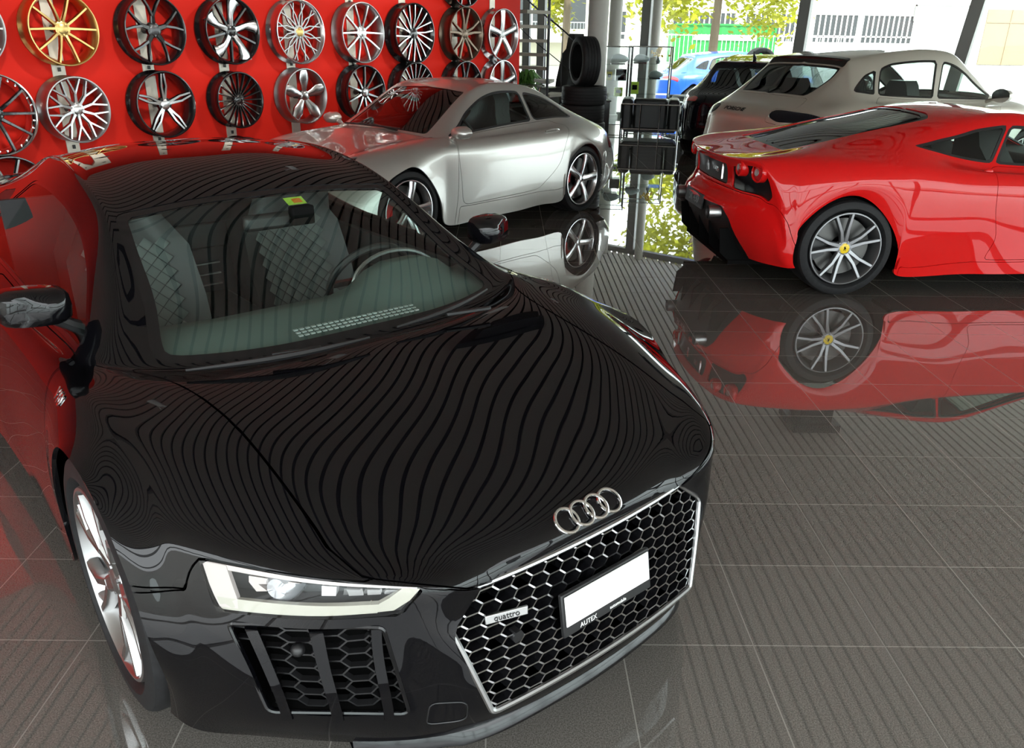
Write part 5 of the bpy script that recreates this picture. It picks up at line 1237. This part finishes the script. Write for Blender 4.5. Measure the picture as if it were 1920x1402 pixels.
SUV = [
 [(.90,0,.25),(.88,.3,.25),(.83,.5,.25),(.75,.65,.25),(.63,.77,.25),(.52,.86,.25),(.46,.90,.25),(.42,.92,.25),(.39,.93,.25)],
 [(.95,0,.5),(.93,.3,.5),(.87,.5,.5),(.78,.66,.5),(.65,.78,.5),(.53,.87,.5),(.47,.91,.48),(.43,.93,.46),(.40,.945,.44)],
 [(.85,0,.80),(.83,.28,.80),(.77,.48,.81),(.69,.62,.82),(.57,.74,.82),(.46,.84,.79),(.40,.89,.74),(.35,.92,.69),(.31,.945,.64)],
 [(.6,0,.93),(.58,.26,.93),(.54,.46,.94),(.48,.6,.95),(.4,.71,.96),(.28,.82,.93),(.22,.88,.87),(.18,.92,.80),(.15,.95,.755)],
 [(.1,0,1.04),(.1,.26,1.04),(.08,.46,1.04),(.04,.6,1.045),(0,.71,1.04),(-.05,.83,1.0),(-.08,.90,.92),(-.1,.935,.83),(-.1,.955,.768)],
 [(-.2,0,1.09),(-.22,.3,1.09),(-.28,.54,1.08),(-.33,.66,1.07),(-.36,.75,1.055),(-.37,.85,1.0),(-.38,.91,.91),(-.38,.945,.6),(-.40,.955,.42)],
 [(-.5,0,1.27),(-.52,.3,1.265),(-.58,.54,1.25),(-.63,.66,1.22),(-.66,.775,1.055),(-.66,.865,1.0),(-.66,.925,.9),(-.6,.94,.5),(-.52,.92,.24)],
 [(-.8,0,1.43),(-.82,.3,1.425),(-.88,.53,1.41),(-.93,.645,1.375),(-.98,.79,1.058),(-.98,.875,1.0),(-.98,.935,.88),(-.98,.94,.5),(-.98,.92,.22)],
 [(-1.1,0,1.55),(-1.1,.29,1.545),(-1.13,.52,1.535),(-1.18,.63,1.49),(-1.3,.80,1.065),(-1.3,.885,1.0),(-1.3,.945,.88),(-1.3,.945,.5),(-1.3,.92,.22)],
 [(-1.5,0,1.60),(-1.5,.28,1.595),(-1.5,.51,1.58),(-1.55,.625,1.525),(-1.7,.80,1.08),(-1.7,.89,1.01),(-1.7,.95,.89),(-1.7,.95,.5),(-1.7,.925,.22)],
 [(-1.9,0,1.598),(-1.9,.28,1.593),(-1.9,.51,1.575),(-1.95,.625,1.51),(-2.1,.80,1.10),(-2.1,.90,1.03),(-2.1,.955,.9),(-2.1,.955,.5),(-2.1,.93,.22)],
 [(-2.3,0,1.57),(-2.3,.28,1.565),(-2.3,.51,1.545),(-2.38,.62,1.46),(-2.5,.79,1.13),(-2.45,.90,1.05),(-2.4,.96,.92),(-2.37,.96,.6),(-2.39,.95,.36)],
 [(-2.75,0,1.51),(-2.75,.28,1.505),(-2.73,.52,1.487),(-2.72,.615,1.41),(-2.8,.77,1.17),(-2.78,.89,1.06),(-2.77,.955,.95),(-2.77,.97,.84),(-2.78,.955,.77)],
 [(-2.80,0,1.44),(-2.80,.28,1.435),(-2.79,.51,1.42),(-2.84,.605,1.35),(-2.92,.755,1.14),(-2.93,.87,1.05),(-2.95,.94,.93),(-2.97,.96,.8),(-2.985,.95,.73)],
 [(-3.24,0,1.13),(-3.24,.28,1.128),(-3.22,.5,1.12),(-3.2,.63,1.10),(-3.17,.745,1.06),(-3.13,.85,1.02),(-3.12,.92,.9),(-3.12,.945,.72),(-3.14,.945,.60)],
 [(-3.50,0,1.02),(-3.50,.28,1.018),(-3.47,.5,1.01),(-3.41,.65,.99),(-3.33,.76,.97),(-3.24,.85,.93),(-3.2,.91,.83),(-3.18,.94,.66),(-3.19,.94,.52)],
 [(-3.66,0,.90),(-3.65,.28,.90),(-3.61,.5,.90),(-3.53,.65,.89),(-3.42,.77,.88),(-3.30,.86,.84),(-3.24,.91,.75),(-3.21,.935,.58),(-3.21,.935,.45)],
 [(-3.69,0,.70),(-3.68,.28,.70),(-3.64,.5,.70),(-3.56,.66,.70),(-3.44,.78,.69),(-3.31,.87,.66),(-3.25,.91,.57),(-3.22,.93,.45),(-3.22,.93,.37)],
 [(-3.72,0,.48),(-3.71,.28,.48),(-3.67,.5,.48),(-3.59,.66,.48),(-3.46,.78,.47),(-3.32,.87,.45),(-3.26,.905,.40),(-3.22,.92,.34),(-3.21,.92,.31)],
 [(-3.6,0,.28),(-3.59,.28,.28),(-3.55,.5,.28),(-3.48,.65,.28),(-3.38,.77,.28),(-3.28,.85,.27),(-3.24,.88,.26),(-3.21,.90,.26),(-3.19,.91,.26)],
]
def build_suv(loc, rz, paint, label, scale=(1, 1, 1), lettering=None, dark_rear=True, lamp=M_LAMPRED, rimm=M_SATIN, name='car', detail=True, sideglass=M_CARGLASS, rearglass=M_TINTGLASS, spoilerm=M_GLOSSTRIM, step=.04):
    root = empty(name, loc, rz); tag(root, label, 'car')
    sx, sy, sz = scale; R = [[(x * sx, y * sy, z * sz) for x, y, z in r] for r in SUV]
    B = Body(R, root, step); S = B.S; P = paint
    B.window('windscreen', [(5.05, -1), (5.05, 2.0), (8.0, 2.0), (8.0, -1)], sideglass, .02, rnd=.15)
    B.window('rear_window', [(13.05, -1), (13.05, 2.35), (13.4, 2.5), (14.0, 1.95), (14.02, -1)], rearglass, .02, rnd=.12)
    B.panel('roof_spoiler', [(11.7, -1), (11.8, 2.0), (12.0, 2.35), (12.98, 2.5), (13.0, -1)], spoilerm, rnd=.1)
    fd = B.panel('front_door', [(5.6, 5), (5.9, 4.04), (8.55, 4.04), (8.5, 7.5), (5.9, 7.5), (5.6, 6.3)], P, side=True, rnd=.1)
    rd = B.panel('rear_door', [(8.62, 4.04), (10.9, 4.04), (11.3, 4.8), (11.0, 6.3), (10.4, 7.5), (8.57, 7.5)], P, side=True, rnd=.1)
    B.window('side_window', [(5.6, 3.5), (7, 3.15), (8.5, 3.1), (8.62, 3.97), (5.9, 3.97)], sideglass, .022, side=True, rnd=.1, parent=fd)
    B.window('rear_side_window', [(8.72, 3.1), (10.5, 3.1), (10.85, 3.2), (10.9, 3.97), (8.76, 3.97)], sideglass, .022, side=True, rnd=.1, parent=rd)
    B.window('quarter_window', [(10.98, 3.22), (11.4, 3.35), (12.05, 3.9), (11.9, 3.98), (11.02, 3.97)], M_TINTGLASS, .02, side=True, rnd=.1)
    B.panel('tail_lamp', [(15.25, 1.95), (15.35, 1.6), (15.85, 1.55), (16.15, 2.2), (16.0, 4.2), (15.6, 5.3), (15.15, 5.2), (15.1, 3.6)] if lamp is not M_LAMPRED else [(15.0, 3.0), (15.1, 5.3), (15.9, 5.4), (15.9, 2.3), (15.4, 2.2)], lamp, side=True, rnd=.25, label='dark tail lamp' if lamp is not M_LAMPRED else None)
    if detail:
        tgp = [(14.1, -1), (14.1, 2.5), (15.0, 2.6), (15.2, 1.5), (16.2, 1.5), (16.3, 2.3), (17.4, 2.3), (17.5, -1)]
        B.panel('tailgate', tgp, P, rnd=.15)
        B.panel('bonnet', [(2.3, -1), (2.4, 2.8), (4.7, 3.2), (4.9, -1)], P, rnd=.15)
        B.panel('rear_bumper', [(17.55, -1), (17.45, 2.4), (16.5, 2.6), (16.3, 4.4), (16.0, 5.6), (15.6, 9), (20, 9), (20, -1)], P)
        B.panel('headlamp', [(1.7, 3.0), (2.6, 3.2), (2.9, 4.6), (2.0, 5.0)], M_LENS, side=True, rnd=.3)
    B.rest('body_shell', P)
    for sd in (1, -1):
        mirror_pod(fd[0 if sd > 0 else 1], (-.72 * sx, 1.0 * sy * sd, 1.12 * sz), sd, P, .11, .075)
        handle(fd[0 if sd > 0 else 1], S, 8.1, 5.2, sd, P); handle(rd[0 if sd > 0 else 1], S, 10.3, 5.2, sd, P)
    rt = .36 * sz
    for x in (0, -2.81 * sx):
        for sd in (1, -1): add_wheel(root, x, sd, .925 * sy, rt, rt * .74, .25, 'twin', (rimm,), spin=PI / 2 + .1, z=rt)
    arch_liners(root, (0, -2.81 * sx), .405 * sz, rt, .86 * sy, .5 * sy)
    MB().box((-1.3 * sx, 0, .24 * sz), (4.2 * sx, 1.1 * sy, .03)).box((-1.38 * sx, 0, .23 * sz), (1.9 * sx, 1.78 * sy, .03)).build('floor_pan', M_CAVITY, root)
    cabin(root, -.4 * sx, -3.05 * sx, .74 * sy, .3 * sz, 1.0 * sz, [(-1.45 * sx, .38), (-1.45 * sx, -.38), (-2.35 * sx, .38), (-2.35 * sx, -.38)])
    if lettering:
        fr = frame_from(S.nrm(15.55, 0)); text_mesh('tailgate_lettering', lettering, .075, M_GLOSSTRIM, root, S.ev(15.62, 0) + S.nrm(15.62, 0) * .004 + np.array([0, .12, 0]), fr, .002)
    return root, S
build_black_coupe(); build_silver_coupe(); build_red_coupe()
suv, SS = build_suv((5.85, 10.829, 0), math.radians(25.63), M_BEIGE, 'beige metallic sport utility car standing behind the red coupe', lettering='PORSCHE', lamp=M_DARKPAINT)
hatch, HS = build_suv((4.95, 14.87, 0), math.radians(58), M_DARKPAINT, 'dark navy hatchback beyond the beige car with roof aerial', scale=(.92, .93, .90), rearglass=M_TINTGLASS, spoilerm=M_DARKPAINT)
MB().tube([(-2.35, 0, 1.40), (-2.42, 0, 1.46), (-2.44, 0, 1.50)], [.03, .012, .006], 8).build('roof_aerial', M_TRIM, hatch)
for sd in (.30, -.30): MB().box((-2.545, sd, 1.352), (.04, .42, .012)).build('painted_spoiler_highlight', M_WHITEPAINT, hatch, bev=.003)  # white strips stand in for the sky's sheen on the dark roof edge
blue, _ = build_suv((7.4, 22.6, -.16), math.radians(8), M_BLUE, 'bright blue hatchback parked outside behind the window', scale=(1.0, .93, .94), detail=False, spoilerm=M_BLUE, step=.06)
white, _ = build_suv((12.5, 31, -.16), math.radians(5), M_WHITEPAINT, 'white car outside beyond the blue one, seen over the dark hatchback', scale=(1.0, .93, .9), detail=False, spoilerm=M_WHITEPAINT, step=.08)
ceiling_unit(4.05, 9.55, 1.0, 'dark ceiling unit that mirrors in the floor beside the red coupe')
ceiling_unit(.12, 6.25, .85, 'dark ceiling unit above the gap between black coupe and silver coupe, mirrored in the bonnet')
